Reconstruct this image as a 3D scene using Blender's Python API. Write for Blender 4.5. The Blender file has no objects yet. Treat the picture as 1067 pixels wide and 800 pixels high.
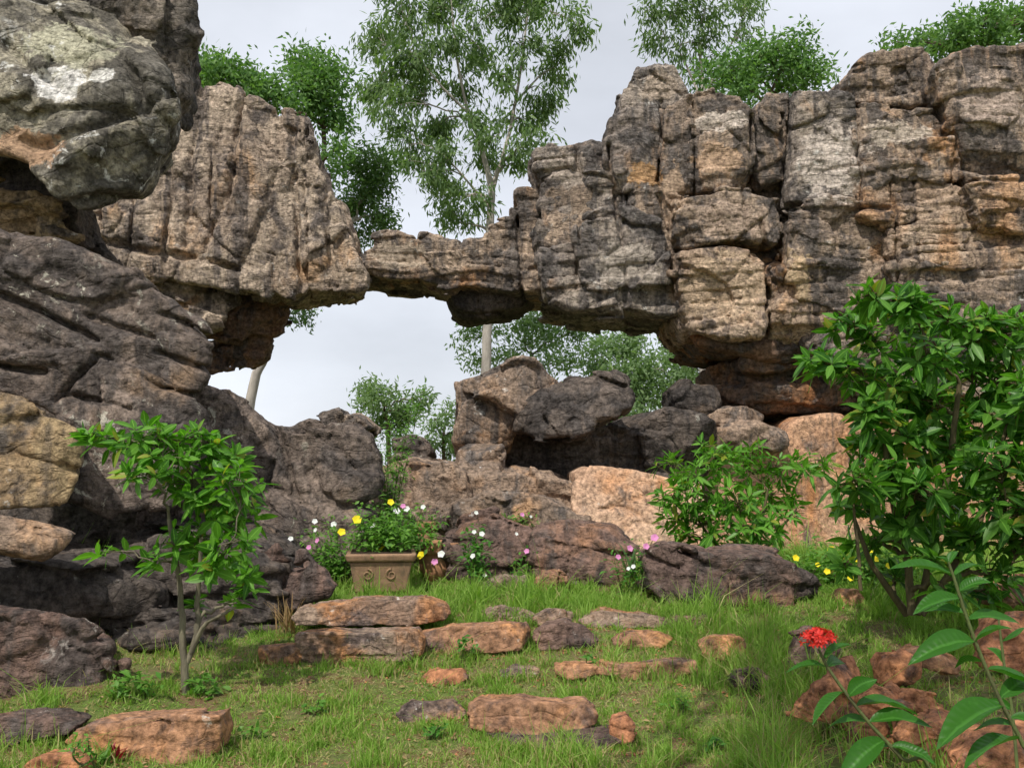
import bpy, math, random
import numpy as np
from math import radians, sin, cos, pi

random.seed(7)
SC = bpy.context.scene
COL = SC.collection

# ------------------------------------------------------------------ camera
F = 1025.0                       # focal length in photo pixels (photo 1067 x 800)
PITCH = radians(5.0)
EYE = 1.55
cam_d = bpy.data.cameras.new('camera')
cam = bpy.data.objects.new('camera', cam_d); COL.objects.link(cam)
cam.location = (0, 0, EYE)
cam.rotation_euler = (pi/2 + PITCH, 0, 0)
cam_d.sensor_fit = 'HORIZONTAL'
cam_d.angle = 2*math.atan(533.5/F)
cam_d.clip_start = .05
cam_d.clip_end = 3000
SC.camera = cam

def W(u, v, Y):
    """point at world depth Y seen at photo pixel (u, v)"""
    dx = (u-533.5)/F; dz = (400-v)/F
    wy = cos(PITCH)-dz*sin(PITCH); wz = sin(PITCH)+dz*cos(PITCH)
    k = Y/wy
    return np.array([dx*k, Y, EYE+wz*k])

# ------------------------------------------------------------------ noise
GR = np.array([[1,1,0],[-1,1,0],[1,-1,0],[-1,-1,0],[1,0,1],[-1,0,1],[1,0,-1],[-1,0,-1],
               [0,1,1],[0,-1,1],[0,1,-1],[0,-1,-1],[1,1,0],[-1,1,0],[0,-1,1],[0,-1,-1]], np.float32)
def mixh(h):
    with np.errstate(over='ignore'):
        h ^= h >> np.uint32(15); h *= np.uint32(2246822519)
        h ^= h >> np.uint32(13); h *= np.uint32(3266489917)
        h ^= h >> np.uint32(16)
    return h
def axh(i, seed=0):
    i = i.astype(np.int32).astype(np.uint32)
    return i
K1, K2, K3 = np.uint32(374761393), np.uint32(668265263), np.uint32(2246822519)
GX, GY, GZ = [np.ascontiguousarray(GR[:, a]) for a in range(3)]
def gnoise(p, seed=0):
    p = np.asarray(p, np.float32)
    r = 0; fr = []; ws = []; hs = []
    sd = np.uint32((seed*3266489917+1013) & 0xffffffff)
    for a, K in enumerate((K1, K2, K3)):
        x = p[:, a]; i = np.floor(x); f = x-i
        h = i.astype(np.int32).astype(np.uint32)*K
        if a == 0: h = h+sd
        w = f*f*f*(f*(f*6-15)+10)
        fr.append((f, f-1)); ws.append((1-w, w)); hs.append((h, h+K))
    for dx in (0, 1):
        for dy in (0, 1):
            hxy = hs[0][dx]+hs[1][dy]; wxy = ws[0][dx]*ws[1][dy]
            for dz in (0, 1):
                g = (mixh(hxy+hs[2][dz]) & np.uint32(15)).astype(np.int8)
                d = GX[g]*fr[0][dx]; d += GY[g]*fr[1][dy]; d += GZ[g]*fr[2][dz]
                d *= wxy; d *= ws[2][dz]
                r = r+d
    return r
def fbm(p, o=3, seed=0, gain=.5):
    a = 1; r = 0; q = np.asarray(p, np.float32)
    for k in range(o):
        r = r+a*gnoise(q, seed+k*17); q = q*2.03+7.1; a *= gain
    return r
def u01(h): return h.astype(np.float32)/np.float32(4294967295.)
def facets(p, seed=0):
    """Worley cells, each with a tilted plane of its own: broken-rock facets. returns (value, F2-F1)"""
    p = np.asarray(p, np.float32); n = len(p)
    sd = np.uint32((seed*3266489917+77) & 0xffffffff)
    I = np.floor(p); fr = [p[:, a]-I[:, a] for a in range(3)]
    hs = [I[:, a].astype(np.int32).astype(np.uint32)*K for a, K in enumerate((K1, K2, K3))]; hs[0] = hs[0]+sd
    f1 = np.full(n, 9., np.float32); f2 = np.full(n, 9., np.float32)
    H = np.zeros(n, np.uint32); q0 = [np.zeros(n, np.float32) for _ in range(3)]
    J = np.float32(.8/1023)
    for dx in (-1, 0, 1):
        for dy in (-1, 0, 1):
            with np.errstate(over='ignore'): hxy = hs[0]+np.uint32(dx & 0xffffffff)*K1+hs[1]+np.uint32(dy & 0xffffffff)*K2
            for dz in (-1, 0, 1):
                with np.errstate(over='ignore'): h = mixh(hxy+hs[2]+np.uint32(dz & 0xffffffff)*K3)
                a = fr[0]-(dx+.1)-J*(h & np.uint32(1023)).astype(np.float32)
                b = fr[1]-(dy+.1)-J*((h >> np.uint32(10)) & np.uint32(1023)).astype(np.float32)
                c = fr[2]-(dz+.1)-J*((h >> np.uint32(20)) & np.uint32(1023)).astype(np.float32)
                d = a*a+b*b+c*c
                m = d < f1
                f2 = np.where(m, f1, np.minimum(f2, d))
                np.copyto(f1, d, where=m); np.copyto(H, h, where=m)
                np.copyto(q0[0], a, where=m); np.copyto(q0[1], b, where=m); np.copyto(q0[2], c, where=m)
    with np.errstate(over='ignore'):
        r = [u01(mixh(H*np.uint32(747796405)+np.uint32(k))) for k in (3, 51, 97, 131)]
    v = (r[3]-.5)*1.1+q0[0]*(r[0]-.5)*1.8+q0[1]*(r[1]-.5)*1.8+q0[2]*(r[2]-.5)*1.8
    return v, np.sqrt(f2)-np.sqrt(f1)

# ------------------------------------------------------------------ mesh helpers
def mesh_np(name, V, faces, smooth=True, attrs=None):
    """faces: list of int arrays (n,3) or (n,4)"""
    me = bpy.data.meshes.new(name)
    return fill(me, V, faces, smooth, attrs)
def fill(me, V, faces, smooth=True, attrs=None):
    V = np.ascontiguousarray(V, np.float32)
    me.vertices.add(len(V)); me.vertices.foreach_set('co', V.ravel())
    fl = [np.asarray(f, np.int32) for f in faces if len(f)]
    idx = np.concatenate([f.ravel() for f in fl])
    sizes = np.concatenate([np.full(len(f), f.shape[1], np.int32) for f in fl])
    starts = np.concatenate([[0], np.cumsum(sizes)[:-1]]).astype(np.int32)
    me.loops.add(len(idx)); me.loops.foreach_set('vertex_index', idx)
    me.polygons.add(len(sizes)); me.polygons.foreach_set('loop_start', starts)
    me.polygons.foreach_set('use_smooth', np.full(len(sizes), smooth, bool))
    if attrs:
        for k, a in attrs.items():
            at = me.attributes.new(k, 'FLOAT', 'POINT'); at.data.foreach_set('value', np.ascontiguousarray(a, np.float32))
    me.update(calc_edges=True)
    return me
def link(name, V, faces, mat, parent=None, origin=None, smooth=True, attrs=None):
    V = np.asarray(V, float)
    if origin is None:
        lo, hi = V.min(0), V.max(0); origin = np.array([(lo[0]+hi[0])/2, (lo[1]+hi[1])/2, lo[2]])
    me = mesh_np(name, V-origin, faces, smooth, attrs)
    for m in (mat if isinstance(mat, (list, tuple)) else [mat]): me.materials.append(m)
    o = bpy.data.objects.new(name, me); COL.objects.link(o)
    if parent is not None:
        o.parent = parent; o.location = np.asarray(origin)-np.array(parent.location)
    else: o.location = origin
    return o
def thing(name, label, cat, loc, group=None):
    o = bpy.data.objects.new(name, None); COL.objects.link(o); o.location = loc; o.empty_display_size = .1
    return tag(o, label, cat, group)
def tag(o, label=None, cat=None, group=None, kind=None):
    if label: o['label'] = label
    if cat: o['category'] = cat
    if group: o['group'] = group
    if kind: o['kind'] = kind
    return o

def surface_nets(S, org, h):
    ins = S < 0
    nx, ny, nz = S.shape
    c = np.zeros((nx-1, ny-1, nz-1), np.int8)
    sl = lambda d, n: slice(d, n-1+d)
    for a in (0, 1):
        for b in (0, 1):
            for d in (0, 1): c += ins[sl(a, nx), sl(b, ny), sl(d, nz)]
    mask = (c > 0) & (c < 8)
    cell = np.argwhere(mask)
    idx = np.full(mask.shape, -1, np.int32); idx[mask] = np.arange(len(cell))
    acc = np.zeros((len(cell), 3), np.float32); cnt = np.zeros(len(cell), np.float32)
    i, j, k = cell.T
    for ax in range(3):
        o1, o2 = [x for x in range(3) if x != ax]
        for a in (0, 1):
            for b in (0, 1):
                d0 = [0, 0, 0]; d0[o1] = a; d0[o2] = b
                d1 = list(d0); d1[ax] = 1
                s0 = S[i+d0[0], j+d0[1], k+d0[2]]; s1 = S[i+d1[0], j+d1[1], k+d1[2]]
                m = (s0 < 0) != (s1 < 0)
                t = np.where(m, s0/np.where(m, s0-s1, 1), 0)
                p = np.tile(np.array(d0, np.float32), (len(cell), 1)); p[:, ax] = t
                acc += p*m[:, None]; cnt += m
    V = (cell+acc/cnt[:, None])*h+org
    Q = []
    for ax in range(3):
        s = [slice(None)]*3; e = [slice(None)]*3; s[ax] = slice(0, -1); e[ax] = slice(1, None)
        A = ins[tuple(s)]; B = ins[tuple(e)]
        o1, o2 = [(1, 2), (2, 0), (0, 1)][ax]
        e_ = np.argwhere(A != B)
        ok = (e_[:, o1] > 0) & (e_[:, o2] > 0) & (e_[:, o1] < S.shape[o1]-1) & (e_[:, o2] < S.shape[o2]-1)
        e_ = e_[ok]
        fl = A[e_[:, 0], e_[:, 1], e_[:, 2]]
        def g(d1, d2):
            q = e_.copy(); q[:, o1] += d1; q[:, o2] += d2
            return idx[q[:, 0], q[:, 1], q[:, 2]]
        q = np.stack([g(-1, -1), g(0, -1), g(0, 0), g(-1, 0)], 1)
        q = np.where(fl[:, None], q, q[:, ::-1])
        Q.append(q)
    return V, np.concatenate(Q)

def poly_sdf(X, Z, P):
    d = np.full(X.shape, 1e9); s = np.zeros(X.shape, bool)
    n = len(P)
    for a in range(n):
        x0, z0 = P[a]; x1, z1 = P[(a+1) % n]
        ex, ez = x1-x0, z1-z0; l2 = ex*ex+ez*ez+1e-12
        t = np.clip(((X-x0)*ex+(Z-z0)*ez)/l2, 0, 1)
        d = np.minimum(d, (X-x0-t*ex)**2+(Z-z0-t*ez)**2)
        c = (z0 <= Z) != (z1 <= Z)
        with np.errstate(divide='ignore', invalid='ignore'):
            xi = x0+(Z-z0)*ex/(ez if abs(ez) > 1e-9 else 1e-9)
        s ^= c & (X < xi)
    d = np.sqrt(d)
    return np.where(s, -d, d)
def chaikin(P):
    P = np.asarray(P); Q = np.roll(P, -1, 0)
    return np.stack([.8*P+.2*Q, .2*P+.8*Q], 1).reshape(-1, 2)
def line_d(x, z, L):
    d = np.full(x.shape, 1e9)
    for (x0, z0), (x1, z1) in zip(L[:-1], L[1:]):
        ex, ez = x1-x0, z1-z0; l2 = ex*ex+ez*ez+1e-12
        t = np.clip(((x-x0)*ex+(z-z0)*ez)/l2, 0, 1)
        d = np.minimum(d, np.hypot(x-x0-t*ex, z-z0-t*ez))
    return d

def rock_geo(blocks, vox=.035, lump=.1, lf=.9, facet=.1, ff=(1.6, 1.6, 2.4), strata=.0, th=.25, dip=(0, 0),
             rough=.016, groove=.02, vj=0., vs=.6, cracks=(), seed=0, fine=.3, chop=4, chopk=(.2, .8), rf=4.):
    """blocks: dicts poly (photo px), Y front depth, T thickness, r rounding, tilt, taper, shift"""
    bl = []
    lo = np.array([1e9]*3); hi = -lo
    for b in blocks:
        P = np.array([W(u, v, b['Y'])[[0, 2]] for u, v in b['poly']])
        for _ in range(b.get('ch', 1)): P = chaikin(P)
        tx, tz = b.get('tilt', (0, 0)); xc, zc = P.mean(0)
        ext = abs(tx)*np.ptp(P[:, 0])/2+abs(tz)*np.ptp(P[:, 1])/2
        a = np.array([P[:, 0].min(), b['Y']-ext, P[:, 1].min()]); c = np.array([P[:, 0].max(), b['Y']+b['T']+ext, P[:, 1].max()])
        lo = np.minimum(lo, a); hi = np.maximum(hi, c); bl.append((P, tx, tz, xc, zc, b))
    amp = lump*.9+facet*.9+strata*.8+.02
    lo -= amp+3*vox; hi += amp+3*vox
    n = np.ceil((hi-lo)/vox).astype(int)+1
    xs, ys, zs = [lo[a]+vox*np.arange(n[a]) for a in range(3)]
    X, Z = np.meshgrid(xs, zs, indexing='ij')
    S = None
    rs = np.random.RandomState(seed+900)
    for P, tx, tz, xc, zc, b in bl:
        d2 = poly_sdf(X, Z, P)
        T, r = b['T'], b.get('r', .2)
        off = b['Y']+tx*(X-xc)+tz*(Z-zc)
        yp = (ys[None, :, None]-off[:, None, :]).astype(np.float32)
        q1 = (d2+r).astype(np.float32)[:, None, :]+np.float32(b.get('taper', 0))*np.clip(yp, 0, None)
        q2 = np.abs(yp-T/2)-(T/2-r)
        s = np.minimum(np.maximum(q1, q2), 0)+np.sqrt(np.maximum(q1, 0)**2+np.maximum(q2, 0)**2)-r
        ex, ez = np.ptp(P[:, 0])/2, np.ptp(P[:, 1])/2
        for _ in range(chop):
            nrm = unit(np.array([rs.normal()*.6, -1, rs.normal()*.6]))
            k = rs.uniform(*chopk)*(abs(nrm[0])*ex+abs(nrm[2])*ez)
            g = nrm[0]*(X-xc)[:, None, :]+nrm[2]*(Z-zc)[:, None, :]+nrm[1]*yp-k
            s = np.maximum(s, g.astype(np.float32))
        S = s if S is None else np.minimum(S, s)
    if lump:
        I = np.argwhere(np.abs(S) < amp+vox); p = (I*vox+lo).astype(np.float32)
        S[I[:, 0], I[:, 1], I[:, 2]] += lump*fbm(p*lf, 3, seed)
    amp2 = facet*.75+strata*.7+.02
    I = np.argwhere(np.abs(S) < amp2+vox)
    p = (I*vox+lo).astype(np.float32)
    D = np.zeros(len(p), np.float32)
    wv = np.stack([gnoise(p*.9, seed+31), gnoise(p*.9, seed+32), gnoise(p*.9, seed+33)], 1)
    if facet:
        v, e = facets((p+.18*wv)*np.array(ff, np.float32), seed+3)
        D += facet*v*.9
        D += groove*np.exp(-(e/.045)**2)
        v2, e2 = facets((p+.1*wv)*np.array(ff, np.float32)*2.7+3.3, seed+4)
        D += facet*.34*v2
    if strata:
        zz = (p[:, 2]+dip[0]*p[:, 0]+dip[1]*p[:, 1]+.16*wv[:, 0])/th
        zz = zz+.55*gnoise(np.stack([zz*.7, zz*0, zz*0], 1), seed+41)
        k = np.floor(zz); f = zz-k
        o = gnoise(np.stack([p[:, 0]*.8+.37, p[:, 1]*.8+.2, k*7.31+.5], 1), seed+42)
        D += strata*1.7*o
        D += strata*.8*np.exp(-(np.minimum(f, 1-f)/.09)**2)*(.4+1.2*gnoise(p*1.3, seed+43))
    if vj:
        xx = (p[:, 0]+.25*wv[:, 1])/vs
        xx = xx+.6*gnoise(np.stack([xx*.7, xx*0, xx*0], 1), seed+51)
        f = xx-np.floor(xx)
        D += vj*np.exp(-(np.minimum(f, 1-f)/.05)**2)*(.6+1.2*gnoise(p*.8, seed+52))
    for cr in cracks:
        L = [tuple(W(u, v, cr[1])[[0, 2]]) for u, v in cr[0]]
        wdt = cr[2] if len(cr) > 2 else .035; dep = cr[3] if len(cr) > 3 else .14
        d = line_d(p[:, 0]+.06*wv[:, 2], p[:, 2]+.05*wv[:, 1], L)
        D += dep*np.exp(-(d/wdt)**2)*np.clip(.8+1.2*gnoise(p*1.6, seed+77), .15, 1.2)
    S[I[:, 0], I[:, 1], I[:, 2]] += D
    S[0] = S[-1] = 1; S[:, 0] = S[:, -1] = 1; S[:, :, 0] = S[:, :, -1] = 1
    V, Q = surface_nets(S, lo, vox)
    # drop crumbs that came loose from the main body
    lab = np.arange(len(V))
    E = np.concatenate([Q[:, [0, 1]], Q[:, [1, 2]], Q[:, [2, 3]], Q[:, [3, 0]]])
    for _ in range(400):
        m = np.minimum(lab[E[:, 0]], lab[E[:, 1]]); l0 = lab.copy()
        np.minimum.at(lab, E[:, 0], m); np.minimum.at(lab, E[:, 1], m)
        lab = lab[lab]
        if (l0 == lab).all(): break
    r_, c_ = np.unique(lab, return_counts=True)
    keep = lab == r_[c_.argmax()]
    remap = np.cumsum(keep)-1
    Q = remap[Q[keep[Q[:, 0]]]]; V = V[keep]
    for lam in (.5, .35):
        A = np.zeros_like(V); cn = np.zeros(len(V))
        e4 = np.concatenate([Q[:, [0, 1]], Q[:, [1, 2]], Q[:, [2, 3]], Q[:, [3, 0]]])
        for a in range(3): A[:, a] = np.bincount(e4[:, 0], V[e4[:, 1], a], len(V))+np.bincount(e4[:, 1], V[e4[:, 0], a], len(V))
        cn = np.bincount(e4[:, 0], minlength=len(V))+np.bincount(e4[:, 1], minlength=len(V))
        V = V+lam*(A/np.maximum(cn, 1)[:, None]-V)
    # fine grain along the normals
    fn = np.cross(V[Q[:, 2]]-V[Q[:, 0]], V[Q[:, 3]]-V[Q[:, 1]])
    N = np.zeros_like(V)
    for a in range(4): np.add.at(N, Q[:, a], fn)
    N /= np.linalg.norm(N, axis=1)[:, None]+1e-9
    V = V+N*(vox*fine*fbm(V*(.22/vox), 2, seed+70, .7)-rough*fbm(V*rf, 3, seed+60, .6))[:, None]
    return V, Q
from concurrent.futures import ThreadPoolExecutor
POOL = ThreadPoolExecutor(4); JOBS = []
def rock(name, blocks, mat, parent=None, **kw):
    """the object now, its geometry worked out in a thread and filled in by finish_rocks()"""
    if isinstance(blocks, dict): blocks = [blocks]
    me = bpy.data.meshes.new(name); me.materials.append(mat)
    o = bpy.data.objects.new(name, me); COL.objects.link(o)
    if parent is not None: o.parent = parent
    JOBS.append((o, parent, POOL.submit(rock_geo, blocks, **kw)))
    return o
def finish_rocks():
    for o, parent, f in JOBS:
        V, Q = f.result()
        lo, hi = V.min(0), V.max(0); org = np.array([(lo[0]+hi[0])/2, (lo[1]+hi[1])/2, lo[2]])
        fill(o.data, V-org, [Q])
        o.location = org-np.array(parent.location) if parent is not None else org
def unit(a): return a/(np.linalg.norm(a, axis=-1, keepdims=True)+1e-9)
def B(poly, Y, T, r=.2, tilt=(0, 0), taper=0, ch=1): return dict(poly=poly, Y=Y, T=T, r=r, tilt=tilt, taper=taper, ch=ch)

# ------------------------------------------------------------------ materials
class NT:
    def __init__(s, name):
        s.m = bpy.data.materials.new(name); s.m.use_nodes = True
        s.t = s.m.node_tree; s.t.nodes.clear()
        s.out = s.t.nodes.new('ShaderNodeOutputMaterial')
    def n(s, typ, ins=None, **props):
        nd = s.t.nodes.new(typ)
        for k, v in props.items(): setattr(nd, k, v)
        for k, v in (ins or {}).items(): s.put(nd.inputs[k], v)
        return nd
    def put(s, sock, v):
        if isinstance(v, bpy.types.NodeSocket): s.t.links.new(v, sock)
        else:
            if isinstance(v, tuple) and len(v) == 3 and sock.type == 'RGBA': v = v+(1,)
            sock.default_value = v
    def pos(s): return s.n('ShaderNodeNewGeometry').outputs['Position']
    def scl(s, vec, sc, loc=(0, 0, 0)):
        return s.n('ShaderNodeMapping', {'Vector': vec, 'Scale': sc, 'Location': loc}).outputs[0]
    def noise(s, vec, scale, detail=5, rough=.55, dist=0):
        return s.n('ShaderNodeTexNoise', {'Vector': vec, 'Scale': scale, 'Detail': detail, 'Roughness': rough, 'Distortion': dist}).outputs['Fac']
    def ramp(s, f, a, b):
        return s.n('ShaderNodeMapRange', {'Value': f, 'From Min': a, 'From Max': b}, interpolation_type='SMOOTHSTEP').outputs[0]
    def math(s, op, a, b=0.):
        return s.n('ShaderNodeMath', {0: a, 1: b}, operation=op).outputs[0]
    def mix(s, f, a, b, blend='MIX'):
        nd = s.n('ShaderNodeMix', data_type='RGBA', blend_type=blend)
        s.put(nd.inputs[0], f); s.put(nd.inputs[6], a); s.put(nd.inputs[7], b)
        return nd.outputs[2]
    def bump(s, h, strength, dist, nrm=None):
        i = {'Height': h, 'Strength': strength, 'Distance': dist}
        if nrm is not None: i['Normal'] = nrm
        return s.n('ShaderNodeBump', i).outputs[0]
    def done(s, sh):
        s.t.links.new(sh, s.out.inputs['Surface']); return s.m
    def principled(s, col, rough=.9, spec=.3, nrm=None):
        i = {'Base Color': col, 'Roughness': rough, 'Specular IOR Level': spec}
        if nrm is not None: i['Normal'] = nrm
        return s.n('ShaderNodeBsdfPrincipled', i).outputs[0]

def rock_mat(name, a=(.34, .27, .21), b=(.24, .19, .155), warm=(.36, .20, .10), dark=(.055, .048, .044), lich=(.5, .48, .44),
             dk=.5, wm=.5, li=.4, off=0., bump=1., sc=1., streak=1., strat=1., patches=()):
    """dk / wm / li: how much of the surface is dark-stained, rust-warm, lichened (0..1)"""
    t = NT(name); p0 = t.pos()
    p = t.scl(p0, (1, 1, 1), (off, off*1.7, off*.6))
    big = t.noise(p, .9*sc, 5, .6)
    col = t.mix(t.ramp(big, .38, .62), a, b)
    wn = t.noise(t.scl(p, (1, 1, .75), (5, 2, 9)), 1.25*sc, 5, .6, .4)
    c = .72-.36*wm
    col = t.mix(t.ramp(wn, c-.05, c+.12), col, warm)
    # vertical run-off streaks and blotches of black crust
    st = t.noise(t.scl(p, (2.6, 2.6, .28), (1, 7, 3)), 1.3*sc, 6, .62, .5)
    bl = t.noise(t.scl(p, (1, 1, .9), (11, 3, 2)), 1.5*sc, 7, .65, .3)
    c = .655-.30*dk
    m1 = t.math('MULTIPLY', t.ramp(st, c-.02, c+.11), .85*streak)
    m2 = t.ramp(bl, c, c+.12)
    m = t.math('MAXIMUM', m1, t.math('MULTIPLY', m2, .92))
    dn = t.noise(p, 7*sc, 3, .7)
    dcol = t.mix(t.ramp(dn, .35, .7), dark, tuple(min(1, x*2.3+.01) for x in dark))
    col = t.mix(m, col, dcol)
    sp = t.noise(t.scl(p, (1.2, 1.2, 1), (17, 4, 6)), 5.5*sc, 6, .72, .4)
    col = t.mix(t.math('MULTIPLY', t.ramp(sp, .60-.12*dk, .67-.12*dk), .5), col, tuple(x*1.6 for x in dark))
    # pale scars where the crust has flaked off
    for (u, v, Y, ru, rv, pc) in patches:
        c_ = W(u, v, Y)
        q = t.n('ShaderNodeVectorMath', {0: p0, 1: tuple(c_)}, operation='SUBTRACT').outputs[0]
        q = t.scl(q, (F/(ru*Y), .6, F/(rv*Y)))
        ln = t.n('ShaderNodeVectorMath', {0: q}, operation='LENGTH').outputs['Value']
        d_ = t.math('ADD', ln, t.math('MULTIPLY', t.math('SUBTRACT', t.noise(p, 3.5, 8, .68), .5), 3.2))
        col = t.mix(t.math('MULTIPLY', t.ramp(d_, 1.12, .92), .85), col, pc)
    # lichen
    l1 = t.noise(t.scl(p, (1, 1, 1), (3, 13, 8)), 6*sc, 6, .68, .6)
    l2 = t.noise(t.scl(p, (1, 1, 1), (31, 3, 8)), .9*sc, 4, .5)
    lm = t.math('MULTIPLY', t.ramp(l1, .66-.12*li, .72-.1*li), t.ramp(l2, .56-.25*li, .66-.2*li))
    col = t.mix(t.math('MULTIPLY', lm, .8), col, lich)
    # grain
    g = t.noise(p, 18, 5, .72)
    col = t.mix(1., col, t.n('ShaderNodeCombineColor', {0: t.ramp(g, .12, .88), 1: t.ramp(g, .12, .88), 2: t.ramp(g, .12, .88)}).outputs[0], 'MULTIPLY')
    col = t.mix(1., col, (2.2, 2.2, 2.2), 'MULTIPLY')
    # relief
    w = t.n('ShaderNodeTexNoise', {'Vector': p, 'Scale': 1.2, 'Detail': 3}).outputs['Color']
    pw = t.n('ShaderNodeVectorMath', {0: p, 1: t.n('ShaderNodeVectorMath', {0: w, 'Scale': .5}, operation='SCALE').outputs[0]}, operation='ADD').outputs[0]
    hs = t.noise(t.scl(pw, (1, 1, 7)), 1.6, 5, .65)
    h2 = t.noise(pw, 9, 6, .7)
    h3 = t.noise(p, 55, 2, .7)
    hs2 = t.noise(t.scl(pw, (1.3, 1.3, 16), (3, 3, 3)), 1.6, 4, .6)
    vo = t.n('ShaderNodeTexVoronoi', {'Vector': t.scl(pw, (1, 1, 1.7), (2, 5, 1)), 'Scale': 1.15}, feature='DISTANCE_TO_EDGE').outputs['Distance']
    vo2 = t.n('ShaderNodeTexVoronoi', {'Vector': t.scl(pw, (1, 1, 2.2), (7, 5, 1)), 'Scale': 3.1}, feature='DISTANCE_TO_EDGE').outputs['Distance']
    cm = t.ramp(t.noise(p, 1.1, 3), .38, .52)
    nc = t.bump(t.math('MINIMUM', t.math('ADD', t.ramp(vo, 0, .03), t.ramp(t.noise(p, .8, 3), .46, .58)), t.math('ADD', t.ramp(vo2, 0, .05), cm)), .55*bump, .05)
    n0 = t.bump(hs2, .35*bump*strat, .04, nc)
    n1 = t.bump(hs, 1.*bump*strat, .13, n0)
    n2 = t.bump(h2, 1.*bump, .055, n1)
    n3 = t.bump(h3, .35*bump, .008, n2)
    return t.done(t.principled(col, .92, .18, n3))

def leaf_mat(name, c1, c2, trans=.35, gloss=.38, spec=.5, rib=False):
    t = NT(name)
    r = t.n('ShaderNodeNewGeometry').outputs['Random Per Island']
    col = t.mix(r, c1, c2)
    if rib: col = t.mix(t.ramp(t.math('FRACT', t.math('MULTIPLY', r, 37.)), .93, .99), col, (.30, .30, .045))
    if rib:
        at = t.n('ShaderNodeAttribute', attribute_name='rib').outputs['Fac']
        col = t.mix(t.ramp(at, .2, .04), col, tuple(min(1, x*1.25+.01) for x in c2))
        vn = t.noise(t.pos(), 45, 4)
        col = t.mix(t.math('MULTIPLY', t.ramp(vn, .55, .75), .35), col, tuple(x*1.5 for x in c2))
    nrm = None
    if name == 'ixora_leaf':
        al = t.n('ShaderNodeAttribute', attribute_name='along').outputs['Fac']
        ve = t.math('SINE', t.math('MULTIPLY', t.math('SUBTRACT', al, t.math('MULTIPLY', at, .12)), 75.))
        nrm = t.bump(t.math('ADD', ve, t.math('MULTIPLY', t.noise(t.pos(), 30, 3), 3.)), .15, .002)
    d = t.principled(col, gloss, spec, nrm)
    tr = t.n('ShaderNodeBsdfTranslucent', {'Color': t.mix(1., col, (1.25, 1.5, .55), 'MULTIPLY')}).outputs[0]
    mx = t.n('ShaderNodeMixShader', {0: trans}); t.t.links.new(d, mx.inputs[1]); t.t.links.new(tr, mx.inputs[2])
    return t.done(mx.outputs[0])
def bark_mat(name, a, b, sc=6):
    t = NT(name); p = t.pos()
    n = t.noise(t.scl(p, (1, 1, .25)), sc, 7, .65)
    col = t.mix(t.ramp(n, .35, .65), a, b)
    return t.done(t.principled(col, .85, .2, t.bump(n, .6, .03)))
def plain_mat(name, a, b=None, sc=12, rough=.8, spec=.3, bump=.3, trans=0):
    t = NT(name); p = t.pos()
    n = t.noise(p, sc, 6, .65)
    col = t.mix(t.ramp(n, .3, .7), a, b or tuple(x*.75 for x in a))
    if 'terracotta' in name: col = t.mix(t.math('MULTIPLY', t.ramp(t.noise(t.scl(p, (1, 1, .4)), 7, 7, .7), .5, .64), .6), col, (.085, .075, .05))
    return t.done(t.principled(col, rough, spec, t.bump(n, bump, .02)))

M = {}
PATCH = [(750, 127, 14.8, 25, 11, (.56, .48, .41)), (752, 168, 14.8, 26, 20, (.44, .30, .20)), (865, 165, 14.6, 32, 38, (.50, .43, .37)), (935, 134, 14.4, 36, 12, (.50, .42, .34)), (1035, 105, 14.2, 34, 30, (.42, .33, .27)),
         (765, 228, 14.6, 40, 18, (.42, .315, .24)), (700, 205, 15.1, 12, 26, (.46, .33, .23)), (672, 185, 15.1, 18, 12, (.42, .25, .12)), (755, 300, 14.7, 40, 34, (.50, .37, .255)), (685, 92, 15.3, 20, 14, (.40, .32, .25)), (650, 275, 15, 30, 22, (.36, .31, .26)), (1040, 215, 14.1, 30, 16, (.46, .34, .21)), (830, 300, 14.8, 14, 34, (.48, .36, .23)),
         (415, 268, 15.8, 24, 14, (.42, .34, .26)), (590, 180, 15.4, 20, 16, (.36, .30, .25))]
M['cliff'] = rock_mat('cliff_stone', a=(.42, .315, .23), b=(.27, .205, .155), warm=(.42, .235, .12), dark=(.058, .051, .047), dk=.6, wm=.36, li=.4, patches=PATCH)
M['cliff_tan'] = rock_mat('tan_stone', a=(.47, .355, .26), b=(.34, .245, .175), warm=(.45, .275, .16), dark=(.055, .045, .04), dk=.46, wm=.55, li=.25, off=4, patches=PATCH[8:9])
M['cliff_grey'] = rock_mat('grey_stone', a=(.36, .30, .245), b=(.21, .175, .15), warm=(.40, .25, .15), dark=(.058, .052, .049), dk=.6, wm=.3, li=.5, off=9, patches=PATCH)
M['buttress'] = rock_mat('pale_buttress_stone', a=(.47, .375, .285), b=(.33, .255, .195), warm=(.46, .30, .18), dark=(.065, .055, .05), dk=.46, wm=.32, li=.45, off=13)
M['under'] = rock_mat('rust_stone', a=(.22, .135, .085), b=(.13, .085, .06), warm=(.30, .14, .06), dk=.45, wm=.5, li=.05, off=17)
M['grey_boulder'] = rock_mat('grey_green_stone', a=(.36, .325, .245), b=(.24, .215, .16), warm=(.33, .24, .15), dark=(.055, .05, .042), lich=(.58, .57, .53), dk=.74, wm=.25, li=.7, off=21, sc=.9, streak=.25, strat=.2,
  patches=[(62, 84, 9.6, 26, 20, (.62, .60, .57)), (104, 79, 9.6, 12, 9, (.58, .56, .52)), (60, 40, 9.6, 50, 30, (.36, .345, .25)), (30, 160, 9.6, 40, 22, (.33, .21, .13))])
M['shade_boulder'] = rock_mat('painted_shade_stone', a=(.19, .16, .13), b=(.12, .10, .085), warm=(.22, .155, .10), dark=(.04, .036, .032), lich=(.42, .41, .37), dk=.6, wm=.25, li=.4, off=24, streak=.7, strat=.4)  # darker stone standing in for the shaded side of the grey boulder
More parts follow.
